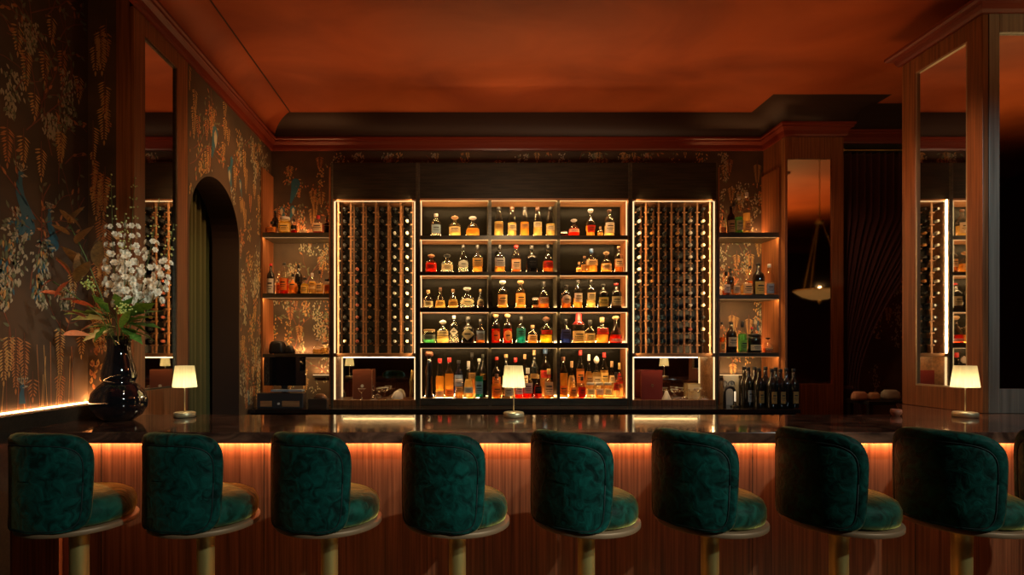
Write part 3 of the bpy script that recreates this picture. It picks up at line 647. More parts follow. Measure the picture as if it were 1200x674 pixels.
# bottom, crowded shelf
z5 = PZ(467, YS) + .001
cols5 = [('brown', 'gold', 'cork'), ('amber', 'cream', 'gold'), ('red', 'white', 'silver'), ('gold', 'yellow', 'cork'), ('amber', 'orange', 'black'), ('clear', 'cream', 'silver'), ('brown', 'cream', 'red')]
fr = {0: [(515.5, 10.5, 46, 'slim', C_, A_, .55, 'cream', (.04, .18), 'red'), (526.5, 11, 47, 'tall', C_, A_, .6, 'orange', (.06, .22), 'red'), (538, 10, 22, 'jar', C_, A_, .3, 'gold', (.3, .6), 'silver'), (549, 13, 43, 'flare', C_, G_, .5, 'blue', (.14, .3), 'silver'), (561.5, 10, 46, 'wine', C_, 'teal', .55, 'blue', (.1, .42), 'silver')],
      1: [(582, 12, 28, 'squat', C_, A_, .6, 'orange', (.1, .5), 'brown'), (596, 11, 24, 'squat', C_, C_, .5, 'grey', (.1, .5), 'black'), (608, 10, 22, 'jar', C_, 'red', .6, 'white', (.2, .6), 'silver'), (618.5, 12, 35, 'squat', C_, 'red', .4, 'grey', (.16, .5), 'silver'), (630.5, 10, 27, 'dome', C_, 'red', .5, 'black', (.2, .5), 'gold'), (643, 12, 34, 'squat', C_, A_, .35, 'cream', (.1, .55), 'gold')],
      2: [(660, 11, 48, 'tall', C_, A_, .6, 'orange', (.08, .3), 'brown'), (671.5, 10, 24, 'dome', C_, A_, .5, 'gold', (.1, .5), 'cork'), (682, 9, 25, 'squat', C_, 'red', .5, 'red', (.1, .5), 'black'), (692, 10, 18, 'jar', C_, C_, .5, 'cream', (.2, .6), 'silver'), (702.5, 10, 18, 'jar', C_, A_, .5, 'white', (.2, .6), 'silver'), (712.5, 9, 18, 'jar', C_, C_, .4, 'cream', (.2, .6), 'silver'), (722, 9, 30, 'squat', C_, C_, .4, 'red', (.3, .6), 'black')]}
bk = {0: [(537.5, 11, 43, 'wine', C_, 'blue', .6, 'blue', (.3, .6), 'black'), (553, 10, 52, 'tall', C_, 'brown', .5, 'gold', (.4, .55), 'black'), (566, 8, 50, 'wine', 'dark', None, .4, 'gold', (.4, .55), 'black')],
      1: [(582, 11, 47, 'wine', C_, 'brown', .5, 'orange', (.3, .5), 'red'), (593, 11, 50, 'wine', 'dark', None, .5, 'cream', (.3, .5), 'cork'), (604, 11, 46, 'tall', C_, A_, .5, 'cream', (.3, .5), 'red'), (615, 8, 50, 'tall', C_, 'red', .5, 'cream', (.3, .5), 'cork'), (626, 10, 55, 'tall', 'dark', None, .5, 'gold', (.4, .5), 'cork'), (639, 13, 57, 'tall', C_, 'brown', .55, 'red', (.4, .55), 'blue')],
      2: [(670, 10, 42, 'dome', C_, A_, .6, 'gold', (.4, .6), 'cork'), (680, 10, 55, 'tall', C_, 'brown', .6, 'orange', (.3, .55), 'red'), (690, 11, 50, 'round', C_, A_, .6, 'gold', (.3, .5), 'silver'), (699, 11, 48, 'squat', C_, G_, .6, 'cream', (.3, .5), 'ball_white'), (708, 10, 52, 'tall', C_, A_, .6, 'yellow', (.3, .55), 'red'), (717, 10, 42, 'dome', C_, A_, .6, 'cream', (.4, .6), 'cork'), (726, 9, 40, 'squat', C_, 'brown', .5, 'red', (.4, .7), 'gold')]}
for b in range(3):
    place(fr[b], z5, YS + .075, f'bottom shelf front row, {bn[b]}', 'bottles on the bottom shelf')
    place(bk[b], z5, YS + .185, f'bottom shelf rear row, {bn[b]}', 'bottles on the bottom shelf')
# tall dark draped decanter at the left end of the bottom shelf
t = thing('decanter', 'tall black sculptural decanter at the left end of the bottom centre shelf', 'decanter', (PX(503, YS + .09), YS + .09, z5))
part('body', MB().lathe([(.045, 0), (.05, .02), (.035, .15), (.042, .30), (.03, .40), (.022, .46)], 16, wob=lambda a, z: 1 + .12 * sin(3 * a + z * 20)), BLACKG, t)
part('stopper', MB().lathe([(.02, .46), (.045, .475), (.052, .50), (.03, .525)], 16), CAPM['brown'], t)
# alcove bottles
DA = YS + .10
place([(318.8, 11, 15, 'squat', C_, 'red', .5, 'orange', (.1, .5), 'black', SQ), (322.5, 8, 30, 'wine', 'dark', None, .4, None, None, 'black', {'dy': .1}), (333.8, 13, 20, 'jar', C_, 'yellow', .7, 'yellow', (.1, .6), 'silver', SQ), (344.5, 8, 18, 'squat', C_, 'red', .25, 'black', (.3, .55), 'black'), (373, 12, 22, 'squat', C_, 'red', .5, 'cream', (.1, .55), 'red', SQ), (383.3, 7, 21, 'squat', 'dark', None, .5, 'cream', (.45, .65), 'black')], PZ(272.5, YS) + .001, DA, 'left alcove top shelf', 'bottles in the left alcove')
place([(317.4, 9, 36, 'wine', 'dark', None, .4, 'white', (.03, .5), 'red'), (327, 7, 28, 'wine', C_, 'brown', .5, 'orange', (.1, .5), 'wood', {'dy': .08}), (333, 10, 37, 'wine', C_, 'red', .5, 'orange', (.12, .5), 'black'), (343.5, 12, 24, 'round', C_, A_, .5, 'orange', (.15, .75), 'black', {'lshape': 'diamond', 'ang': 70}), (350, 9, 36, 'wine', 'dark', None, .5, 'black', (.2, .4), 'black', {'dy': .1}), (357, 9, 20, 'squat', C_, 'yellow', .6, 'yellow', (.05, .5), 'ball_black'), (366, 9, 25, 'squat', C_, G_, .6, 'cream', (.25, .6), 'silver'), (374.5, 10, 28, 'round', C_, G_, .45, 'cream', (.15, .45), 'black'), (383.5, 7, 18, 'jar', C_, A_, .6, 'orange', (.2, .6), 'black')], PZ(344, YS) + .001, DA, 'left alcove middle shelf', 'bottles in the left alcove')
place([(371.8, 10, 18, 'dome', C_, G_, .3, None, None, 'ball_silver', SQ), (381, 8, 14, 'jar', C_, G_, .5, None, None, 'silver', SQ)], PZ(415, YS) + .001, DA, 'left alcove bottom shelf', 'bottles in the left alcove')
place([(848, 6, 20, 'squat', C_, A_, .4, 'cream', (.1, .4), 'black'), (856.5, 9, 33, 'wine', 'dark', None, .5, 'cream', (.05, .48), 'black'), (866, 9, 44, 'wine', C_, 'green', .45, 'white', (.1, .36), 'silver'), (875, 8, 49, 'slim', C_, G_, .5, 'cream', (.08, .3), 'white'), (860, 8, 40, 'tall', C_, 'brown', .4, None, None, 'black', {'dy': .12})], PZ(272.5, YS) + .001, DA, 'right alcove top shelf', 'bottles in the right alcove')
place([(851, 9, 28, 'squat', C_, 'brown', .2, 'white', (.1, .45), 'black'), (862, 10, 28, 'dome', C_, A_, .25, 'cream', (.08, .4), 'cork'), (874.6, 11, 24, 'squat', C_, G_, .5, 'cream', (.08, .58), 'cork', SQ), (888.7, 13, 38, 'wine', 'dark', None, .5, 'yellow', (.03, .42), 'black'), (901.5, 10, 37, 'tall', C_, C_, .4, 'blue', (.06, .36), 'silver'), (879, 9, 36, 'wine', C_, 'brown', .5, None, None, 'black', {'dy': .12}), (856, 8, 33, 'wine', 'dark', None, .5, None, None, 'black', {'dy': .12})], PZ(345.5, YS) + .001, DA, 'right alcove middle shelf', 'bottles in the right alcove')
place([(846, 7, 36, 'wine', C_, 'brown', .5, 'yellow', (.05, .35), 'black'), (857, 12, 36, 'wine', 'dark', None, .5, 'cream', (.2, .5), 'black'), (870, 10, 37, 'squat', C_, 'green', .6, 'green', (.06, .4), 'black'), (883.8, 15, 22, 'jar', 'dark', None, .5, 'cream', (.12, .42), 'black'), (881, 7, 30, 'wine', 'dark', None, .5, 'red', (.3, .6), 'red', {'dy': .1}), (899.5, 11, 18, 'round', C_, 'brown', .3, 'cream', (.03, .3), 'ball_brown'), (906, 8, 34, 'wine', C_, 'red', .5, None, None, 'black', {'dy': .1})], PZ(413.5, YS) + .001, DA, 'right alcove bottom shelf', 'bottles in the right alcove')
# champagne bottles on the back counter
D5 = 5.86
place([(px, 12, 46, 'wine', 'dark', None, .5, lab, (.12, .42), 'black', {'dy': dy, 'ang': 30}) for px, dy, lab in
       [(872, .25, None), (877, .15, 'grey'), (884.5, .2, 'gold'), (889.5, .05, 'gold'), (897, .2, None), (904.5, -.02, 'gold'), (909, .14, None), (914.5, -.02, 'gold'), (921.5, .05, None), (930, 0, 'gold')]], zb + .001, D5, 'champagne cluster on back counter', 'champagne bottles on the back counter')
# ------------------------------------------------------------------ things in the rack niches
def menu(px0, px1, y0, y1, d, col, label, emblem, rz):
    zt_ = PZ(y0, d); h = zt_ - zn; wd = (px1 - px0) / F * d
    t = thing('menu_book', label, 'menu', (PX((px0 + px1) / 2, d), d, zn), rz)
    part('cover', MB().box(-wd / 2, 0, 0, wd / 2, .004, h).box(-wd / 2, .03, 0, wd / 2, .034, h), col, t)
    part('spine', MB().box(-wd / 2 - .004, 0, 0, -wd / 2, .034, h), col, t)
    part('pages', MB().box(-wd / 2 + .002, .005, .004, wd / 2 - .006, .029, h - .006), LB['cream'], t)
    mb = MB()
    if emblem == 'disc': mb.lathe([(.018, 0), (.018, .001)], 20, c=(0, -.0015, h * .45), axis='y'); part('emblem', mb, LB['white'], t)
    else:
        mb.tube([(.0 + .014 * cos(a), -.001, h * .48 + .016 * sin(a)) for a in [i * pi / 8 for i in range(17)]], .0016, 5)
        mb.tube([(-.012, -.001, h * .48 + .012), (0, -.001, h * .48), (.0, -.001, h * .48 - .02)], .0014, 5); mb.tube([(.012, -.001, h * .48 + .012), (0, -.001, h * .48)], .0014, 5)
        part('emblem', mb, mat('gilt', (.8, .55, .25), .3, 1), t)
    return t
zn = PZ(469, YS) + .001
menu(413, 436, 433, 469, YS + .07, mat('menu_brown', (.20, .055, .025), .5), 'brown menu book with a round white emblem standing in the left rack niche', 'disc', R(-8))
menu(752, 777, 434, 469, YS + .05, mat('menu_red', (.27, .035, .025), .45), 'red leather menu book with a small gilt emblem standing in the right rack niche', 'mono', R(6))
def coupe(px, d, k, label, group, flip=False):
    t = thing('cocktail_glass', label, 'glass', (PX(px, d), d, zn), 0, group)
    h = .13 * k; p_ = [(.028, 0), (.028, .002), (.004, .006), (.003, .075 * k), (.012, .082 * k), (.038, .10 * k), (.043, h)]
    if flip: p_ = [(a, h - b) for a, b in p_[::-1]]
    part('bowl', MB().lathe(p_, 14, cap=False), G_CRYS, t)
    part('rim', MB().tube([(.043 * cos(a), .043 * sin(a), 0 if flip else h) for a in [i * 2 * pi / 14 for i in range(15)]], .0015, 5), mat('glass_rim', (.9, .85, .75), .1), t)
for i, px in enumerate((416, 424, 431, 438, 445, 451, 458)):
    coupe(px, YS + (.05 if i % 2 else .12), .85 + .1 * (i % 3), f'cocktail glass {"upside down " if i % 3 == 0 else ""}in the left rack niche, {ordn[i]} from left', 'glasses in the left rack niche', i % 3 == 0)
for i, px in enumerate((784, 790, 796, 802, 811, 818, 825)):
    coupe(px, YS + (.05 if i % 2 else .12), .8 + .1 * (i % 3), f'cocktail glass {"upside down " if i % 3 == 0 else ""}in the right rack niche, {ordn[i]} from left', 'glasses in the right rack niche', i % 3 == 0)
t = thing('candle_dome', 'white rounded dome ornament in the left rack niche among glasses', 'ornament', (PX(466, YS + .07), YS + .07, zn))
part('shell', MB().lathe([(.062, 0), (.064, .02), (.058, .05), (.04, .085), (.015, .10), (.004, .102)], 20), LB['white'], t)
part('foot', MB().lathe([(.066, 0), (.066, .006), (.06, .009)], 20), CAPM['gold'], t)
t = thing('brass_sprig', 'curved brass bar ornament leaning at the right of the left rack niche', 'ornament', (PX(481, YS + .08), YS + .08, zn))
part('stem', MB().tube([(-.01, 0, 0), (.0, 0, .12), (-.006, 0, .2), (.02, 0, .32)], .006, 8), BRASS, t)
part('leaf', MB().lathe([(.002, .2), (.014, .24), (.012, .3), (.002, .34)], 8, c=(.012, 0, 0), sy=.3), BRASS, t)
t = thing('picture_card', 'pale framed card standing among glasses in the right rack niche', 'picture', (PX(813, YS + .15), YS + .15, zn))
part('card', MB().box(-.07, 0, 0, .07, .006, .17), LB['cream'], t)
part('frame', MB().box(-.075, -.003, 0, -.067, .008, .175).box(.067, -.003, 0, .075, .008, .175).box(-.075, -.003, .168, .075, .008, .176), CAPM['gold'], t)
t = thing('cone_shade', 'small white cone beside the red menu in the right rack niche', 'ornament', (PX(781, YS + .04), YS + .04, zn))
part('cone', MB().lathe([(.05, 0), (.048, .01), (.012, .10), (.004, .104)], 18), LB['white'], t); part('finial', MB().lathe([(.006, .10), (.01, .11), (.002, .12)], 10), CAPM['gold'], t)
# ------------------------------------------------------------------ till, screen, clutter bottom left
d = 5.95
t = thing('computer_monitor', 'black till screen standing on the back counter in the left alcove', 'monitor', (PX(333, d), d, zb))
part('screen', MB().box(PX(309, d) - PX(333, d), 0, PZ(452, d) - zb, PX(358, d) - PX(333, d), .03, PZ(418, d) - zb), BLACKG, t, bevel=.004)
part('stand', MB().box(-.03, .01, 0, .03, .03, PZ(452, d) - zb).box(-.1, -.04, 0, .1, .1, .012), BLACK, t)
d = 5.80
t = thing('receipt_printer', 'low dark till printer with blue lit tray on the back counter below the screen', 'printer', (PX(328, d), d, zb))
hw = 27 / F * d
part('housing', MB().box(-hw, 0, 0, hw, .12, PZ(461, d) - zb), mat('printer_grey', (.03, .028, .03), .35), t, bevel=.006)
part('tray', MB().box(-hw * .4, .0, PZ(459, d) - zb, hw * .95, .11, PZ(457, d) - zb), mat('tray_blue_lit', (.22, .3, .4), .3), t)  # blue light on the tray is put into its colour
part('drawer_panel', MB().box(-hw * .85, -.004, .02, -hw * .35, .001, .08), SHELFWOOD, t); part('drawer_panel', MB().box(hw * .1, -.004, .02, hw * .85, .001, .08), SHELFWOOD, t)
part('knob', MB().lathe([(.012, -.012), (.012, 0)], 12, c=(-hw * .05, 0, .05), axis='y'), CAPM['silver'], t)
t = thing('folded_cloth', 'dark folded hat shaped bundle on the bottom shelf of the left alcove', 'cloth', (PX(325, YS + .1), YS + .1, PZ(415, YS) + .001))
part('bundle', MB().lathe([(.09, 0), (.10, .03), (.09, .11), (.07, .14), (.03, .15)], 20, sy=.6, wob=lambda a, z: 1 + .06 * sin(5 * a)), BLACK, t)
part('knot', MB().lathe([(.06, 0), (.065, .03), (.04, .09), (.01, .10)], 16, c=(.14, 0, 0), sy=.6), BLACK, t)
t = thing('metal_tray', 'small dark tray with cup on the back counter left of the left wine rack', 'tray', (PX(373, 5.85), 5.85, zb))
part('base', MB().box(-.1, -.04, 0, .1, .06, .1), mat('tray_dark', (.04, .025, .018), .3), t, bevel=.004)
part('lid', MB().lathe([(.07, .10), (.068, .12), (.04, .15), (.01, .155)], 18, sy=.6, c=(.02, .01, 0)), mat('lid_copper', (.25, .13, .07), .3, .6), t)
t = thing('wall_clock', 'grey panel with round dial standing behind the black arch on the right back counter', 'clock', (PX(857, 6.2), 6.2, zb))
hw = 8.5 / F * 6.2
part('panel', MB().box(-hw, 0, 0, hw, .02, PZ(440, 6.2) - zb), mat('clock_grey', (.42, .42, .38), .5), t)
mb = MB()
for cx, k in ((.0, 1), (-.075, .7)):
    zc_ = PZ(450, 6.2) - zb
    mb.tube([(cx + .035 * k * cos(a), -.003, zc_ + .035 * sin(a)) for a in [i * pi / 12 for i in range(25)]], .003, 5)
mb.tube([(0, -.003, PZ(450, 6.2) - zb), (0, -.003, PZ(450, 6.2) - zb + .026)], .0025, 5); mb.tube([(0, -.003, PZ(450, 6.2) - zb), (.016, -.003, PZ(450, 6.2) - zb - .006)], .0025, 5)
part('dial', mb, INK, t)
t = thing('candle_arch', 'black arched candle holder with a lit white candle on the right back counter', 'candle holder', (PX(855, 6.0), 6.0, zb))
part('arch', MB().tube([(-.055, 0, 0), (-.055, 0, .16)] + [(-.055 * cos(a), 0, .16 + .055 * sin(a)) for a in [i * pi / 8 for i in range(1, 8)]] + [(.055, 0, .16), (.055, 0, 0)], .016, 8), BLACK, t)
part('candle', MB().lathe([(.009, .06), (.009, .165), (.003, .17)], 10, c=(.045, -.03, 0)), mat('candle_wax', (.9, .85, .7), .5, 0, (1, .8, .5), .7), t)
part('foot', MB().lathe([(.05, 0), (.05, .012), (.01, .02), (.01, .06)], 14, c=(.045, -.03, 0)), BLACK, t)
# ------------------------------------------------------------------ front bar
t = thing('bar_counter', 'long walnut fronted bar with dark veined polished marble top and glowing underside', 'bar counter', (.9, 3.35, 0))
mb = MB(); mb.add([(XN + .01, CF, 0), (5.5, CF, 0), (5.5, 6.0, 0), (2.95, 6.0, 0), (2.95, CB, 0), (XN + .01, CB, 0)] , [], 0)
def slab(pts, z0, z1):
    mb = MB(); n = len(pts); mb.add([(x, y, z0) for x, y in pts] + [(x, y, z1) for x, y in pts],
        [tuple(range(n))[::-1], tuple(range(n, 2 * n))] + [(i, (i + 1) % n, n + (i + 1) % n, n + i) for i in range(n)]); return mb
part('worktop', loc(slab([(XN + .005, CF), (5.5, CF), (5.5, 4.57), (3.64, 4.57), (3.03, CB), (-2.19, CB), (-2.19, YP - .002), (XN + .005, YP - .002)], CT - .061, CT), t), MARBLE, t, bevel=.004)
FB = 3.12
part('front_panel', loc(slab([(XN + .005, FB), (5.5, FB), (5.5, 4.54), (3.70, 4.54), (3.10, CB - .08), (XN + .005, CB - .08)], 0, CT - .062), t), WALNUT_BAR, t)
for k in range(9): x = XN + .5 + k * .93; mb = MB(); mb.box(x - .0015, FB - .0015, .0, x + .0015, FB, CT - .062); part('panel_joint', loc(mb, t), DARKWOOD, t)
mb = MB(); mb.box(XN + .02, FB - .03, CT - .070, 5.4, FB - .018, CT - .0615); part('light_strip', loc(mb, t), LEDO, t)
for k in range(4): strip((XN + 1.02 + 2 * k, FB - .018, CT - .073), 1.98, .012, (0, .5, -1), 13, (1, .52, .24))
mb = MB(); mb.box(XN + .005, FB - .03, 0, PX(69, FB - .03), FB - .001, CT - .08); part('end_panel', loc(mb, t), WALNUT_BAR, t)
# ledge with wall washing strip
t = thing('wall_ledge', 'dark timber ledge with a glowing strip running along the foot of the left wallpaper', 'ledge', (XN, 3.0, CT))
zl = H - .35
mb = MB(); mb.box(XN + .001, 1.0, CT + .0005, XN + .13, YP - .001, zl); mb.box(XN + .13, YP - .10, CT + .0005, XL - .13, YP - .001, zl)
mb.box(XN + .001, 1.0, .02, XN + .13, CF - .003, CT)
part('board', loc(mb, t), DARKWOOD, t)
mb = MB(); mb.box(XN + .004, 1.1, zl + .0005, XN + .016, YP - .004, zl + .008); mb.box(XN + .016, YP - .016, zl + .0005, XL - .13, YP - .004, zl + .008); part('light_strip', loc(mb, t), LEDW, t)
strip((XN + .02, 2.45, zl + .012), .02, 2.4, (-.2, 0, 1), 17, (1, .45, .15))
strip(((XN + XL - .13) / 2, YP - .02, zl + .012), .18, .02, (0, .25, 1), 1.6, (1, .45, .15))
# ------------------------------------------------------------------ bar stools
TH = [11, 17, 23, 29, 44, 56, 68, 65, 60]
SP = [93, 241, 386, 536, 687, 832, 983, 1127, 1274]
def stool_back(z0=.722, z1=1.150, Rr=.26, A=60, th=.072):
    """padded barrel back as nested rounded outlines, arc centred on -Y"""
    W = R(A) * Rr; Hh = (z1 - z0) / 2; zc = (z0 + z1) / 2; n = 64
    def outline(inset, k):
        a = 2 * pi * k / n; c, s_ = cos(a), sin(a)
        pw = 4.0 if s_ > 0 else 7.0
        ib = inset if s_ > 0 or inset > .1 else inset * .25
        u = math.copysign(abs(c) ** (2 / pw), c) * max(W - inset, .001); v = math.copysign(abs(s_) ** (2 / pw), s_) * max(Hh - ib, .001)
        t = (v + Hh) / (2 * Hh); u *= .93 + .09 * t ** .7
        return u, zc + v
    layers = [(.20, 0), (.12, .001), (.07, .0), (.052, -.001), (.048, -.005), (.044, -.001), (.02, .001), (.006, -.008), (0, -.026), (0, -.046), (.006, -.060), (.02, -.069), (.06, -th), (.12, -th - .002), (.20, -th - .002)]
    vs = []; fs = []
    for (ins, dr) in layers:
        for k in range(n):
            u, z = outline(ins, k); a = u / Rr; lean = (z - zc) * -.0
            q = Rr + dr; vs.append((q * sin(a), -q * cos(a) + lean, z))
    for i in range(len(layers) - 1):
        for k in range(n): a, b = i * n + k, i * n + (k + 1) % n; fs.append((a, a + n, b + n, b))
    fs.append(tuple(range(n))); fs.append(tuple((len(layers) - 1) * n + k for k in range(n))[::-1])
    pip = []
    for k in range(n + 1):
        u, z = outline(.048, k % n); a = u / Rr; pip.append(((Rr - .001) * sin(a), -(Rr - .001) * cos(a), z))
    return vs, fs, pip
def make_stool():
    t = thing('bar_stool', '', 'bar stool', group='green velvet stools along the bar')
    vs, fs, pip = stool_back(); mb = MB(); mb.add(vs, fs, 0, True)
    b = part('backrest', mb, VELVET, t); part('piping', MB().tube(pip, .0028, 6), VPIPE, b)
    part('seat', MB().lathe([(.20, .726), (.228, .735), (.236, .76), (.235, .795), (.222, .825), (.19, .842), (.12, .852), (.05, .855), (.005, .856)], 40), SEATV, t)
    part('seat_rim', MB().lathe([(.20, .700), (.243, .701), (.246, .704), (.246, .722), (.243, .725), (.20, .7255)], 48), RIM, t)
    part('pedestal', MB().lathe([(.040, .012), (.040, .60), (.046, .68), (.09, .694)], 28), BRASS, t)
    part('base_plate', MB().lathe([(.21, 0), (.21, .010), (.20, .014), (.05, .016)], 36), BRASS, t)
    part('footrest', MB().tube([(.17 * cos(a), .17 * sin(a) + .02, .30) for a in [i * 2 * pi / 28 for i in range(29)]], .010, 8), BRASS, t)
    reg(t); return t
st = make_stool()
slab_l = ['leftmost green velvet bar stool, in front of the black vase end of the bar', 'second green velvet bar stool from the left, below the left table lamp', 'third green velvet bar stool from the left, golden light on its seat',
          'fourth green velvet bar stool from the left, below the lit left wine rack edge', 'fifth green velvet bar stool from the left, just right of the middle lamp', 'sixth green velvet bar stool from the left, below the right wine rack',
          'seventh green velvet bar stool from the left, below the champagne bottles', 'widest looking green velvet bar stool, below the right table lamp', 'green velvet bar stool cut off by the right edge of the photo']
for i, (px, th) in enumerate(zip(SP, TH)):
    o = st if i == 0 else copy_tree(st)
    o.location = (PX(px, 2.58), 2.58, 0); o.rotation_euler = (0, 0, R(-th)); o['label'] = slab_l[i]
# ------------------------------------------------------------------ table lamps
SHADE = translucent('pleated_shade', (.92, .82, .5), (.85, .76, .5), .6, 1)
def make_lamp():
    t = thing('table_lamp', '', 'table lamp', group='small brass lamps on the bar')
    part('base', MB().lathe([(.055, 0), (.068, .002), (.068, .028), (.062, .034), (.01, .036)], 32), LAMPBR, t)
    part('pole', MB().lathe([(.004, .034), (.004, .335)], 10), LAMPBR, t)
    part('shade', MB().lathe([(.0735, .198), (.0745, .20), (.058, .338), (.0575, .34)], 96, cap=False, wob=lambda a, z: 1 + .028 * sin(24 * a)), SHADE, t)
    part('bulb', MB().lathe([(.004, .235), (.014, .25), (.016, .27), (.010, .29), (.002, .30)], 12), emis('bulb', (1, .78, .42), 6), t)
    reg(t); return t
lp = make_lamp()
for i, (px, py, lab) in enumerate(((216.5, 489, 'small brass lamp with white pleated shade right of the black vase'), (602, 489, 'small brass lamp with white pleated shade in the middle of the bar'), (1131, 488.5, 'small brass lamp with white pleated shade beside the right pillar'))):
    o = lp if i == 0 else copy_tree(lp)
    d = 3.62; o.location = (PX(px, d), d, CT + .001); o['label'] = lab
    pl = light('lamp_glow', 'POINT', (0, 0, 0), (0, 0, -1), 1.0, (1, .80, .50), .02); pl.location = (PX(px, d), d, CT + .30)
    pl.parent = o; pl.location = (0, 0, .215)
# ------------------------------------------------------------------ vase and flowers
vx, vy = PX(139.5, 3.45), 3.45
t = thing('vase', 'glossy black double gourd vase holding tall flowers on the left end of the bar', 'vase', (vx, vy, CT + .001))
part('body', MB().lathe([(.07, 0), (.085, .004), (.13, .035), (.158, .085), (.163, .125), (.15, .175), (.115, .22), (.092, .24)], 48), BLACKG, t)
part('neck', MB().lathe([(.092, .24), (.088, .246), (.095, .255), (.101, .275), (.10, .30), (.088, .35), (.072, .41), (.066, .46), (.068, .50), (.078, .53), (.074, .532), (.062, .50)], 48, cap=False), BLACKG, t)
VTOP = CT + .52
STEMG = mat('stem_green', (.06, .10, .02), .6)
PETAL = mat('petal_white', (.80, .76, .62), .6, Subsurface_Weight=.0); PETB = mat('bud_green', (.35, .42, .16), .6)
LEAFG = noise_mat('leaf_green', (.04, .12, .015), (.11, .24, .035), (14, 14, 14), 3, .45)
LEAFR = noise_mat('magnolia_red', (.18, .035, .015), (.30, .07, .03), (12, 12, 12), 3, .4)
LEAFB = noise_mat('magnolia_brown', (.07, .04, .015), (.14, .08, .025), (12, 12, 12), 3, .4)
def P3(px, py, d=3.45): return Vector((PX(px, d), d, PZ(py, d)))
def petal_mesh():
    mb = MB()
    for ring, (n, r, tilt) in enumerate(((6, .026, .35), (6, .021, .8), (5, .013, 1.2))):
        for k in range(n):
            a = 2 * pi * k / n + ring * .5; c, s_ = cos(a), sin(a)
            def q(u, v, h): return (c * u - s_ * v, s_ * u + c * v, h)
            ct, stt = cos(tilt), sin(tilt)
            mb.add([q(0, 0, 0), q(r * .5 * ct, r * .42, r * .5 * stt), q(r * ct, r * .25, r * stt + .002), q(r * 1.05 * ct, 0, r * stt - .003), q(r * ct, -r * .25, r * stt + .002), q(r * .5 * ct, -r * .42, r * .5 * stt)], [(0, 1, 2, 3), (0, 3, 4, 5)], 0, True)
    return mb
blossom_p = petal_mesh().build('blossom', PETAL); me_bl = blossom_p.data; bpy.data.objects.remove(blossom_p)
bud_p = MB().lathe([(.001, -.009), (.007, -.004), (.009, .002), (.006, .009), (.001, .012)], 8, cap=False).build('bud', PETB); me_bud = bud_p.data; bpy.data.objects.remove(bud_p)
def mo(name, me, par, loc_, rot, s):
    o = bpy.data.objects.new(name, me); C.objects.link(o); o.parent = par; o.location = loc_; o.rotation_euler = rot; o.scale = (s, s, s); return o
def bez(a, b, c, n=10): return [(a * (1 - t) ** 2 + b * 2 * t * (1 - t) + c * t * t) for t in [i / n for i in range(n + 1)]]
base = Vector((vx, vy, VTOP - .08))
stocks = [((130, 206), 3.47, (134, 300), 350, 'tallest white delphinium spike with buds at its top in the black vase', 15),
          ((158, 207), 3.55, (150, 300), 352, 'white delphinium spike right behind the tallest one in the vase', 15),
          ((146, 250), 3.38, (148, 320), 356, 'full white delphinium spike leaning slightly right, nearest the front of the vase', 18),
          ((187, 232), 3.50, (165, 310), 352, 'white delphinium spike with green bud tip reaching over the mirror', 14),
          ((204, 262), 3.42, (180, 320), 358, 'lower white delphinium spike leaning furthest right from the vase', 17)]
for (tip, d, mid, yb_, lab, nb) in stocks:
    t = thing('delphinium_stem', lab, 'flower', tuple(base), 0, 'white delphiniums in the vase')
    pts = bez(base, P3(mid[0], mid[1] + 60, d), P3(tip[0], tip[1], d), 24)
    part('stem', MB().tube([p_ - base for p_ in pts], [.005 - .00015 * i for i in range(25)], 6), STEMG, t)
    for k in range(nb * 5):
        f = k / (nb * 5 - 1); i = 6 + f * 18; p_ = pts[min(24, int(i))]
        a = k * 2.4 + rnd.uniform(-.4, .4); big = 1.35 - .8 * f; rr = .062 * (1 - f) ** .8 + .012
        off = Vector((cos(a) * rr, sin(a) * rr * .8, rnd.uniform(-.012, .012)))
        if p_.z < PZ(yb_, d): continue
        o = mo('blossom' if f < .78 else 'bud', me_bl if f < .78 else me_bud, t, p_ - base + off, Vector((off.x, off.y - .02, .01)).to_track_quat('Z', 'Y').to_euler(), max(.55, big * rnd.uniform(.85, 1.1)))
def leaf_mb(L_, W, cup=.15, lobes=0):
    mb = MB(); n = 8; vs = []
    for i in range(n + 1):
        t = i / n; w_ = W * sin(pi * min(1, t * .96 + .04)) ** .8 * (1 - .25 * t)
        if lobes: w_ *= 1 + .35 * math.cos(t * lobes * 2 * pi)
        z = -cup * L_ * (t - .3) ** 2
        vs += [(-w_, t * L_, z + .25 * w_), (0, t * L_, z), (w_, t * L_, z + .25 * w_)]
    for i in range(n):
        a = i * 3; mb.add([], []); mb.f += [(a, a + 1, a + 4, a + 3), (a + 1, a + 2, a + 5, a + 4)]; mb.m += [0, 0]; mb.sm += [True, True]
    mb.v = vs; return mb
def put_leaf(par, me, p0, p1, roll, s=1):
    d = (p1 - p0); q = d.to_track_quat('Y', 'Z').to_matrix() @ Matrix.Rotation(roll, 3, 'Y')
    o = bpy.data.objects.new('leaf', me); C.objects.link(o); o.parent = par; o.location = p0 - par.location
    o.rotation_euler = q.to_euler(); k = d.length; o.scale = (k * s, k, k); return o
def lm(name, m, W, **k):
    o = leaf_mb(1, W, **k).build(name, m); me = o.data; bpy.data.objects.remove(o); return me
me_red, me_brn, me_grn, me_pal = lm('red_leaf', LEAFR, .2), lm('brown_leaf', LEAFB, .2), lm('green_leaf', LEAFG, .15, lobes=3), lm('palm_leaf', LEAFG, .11)
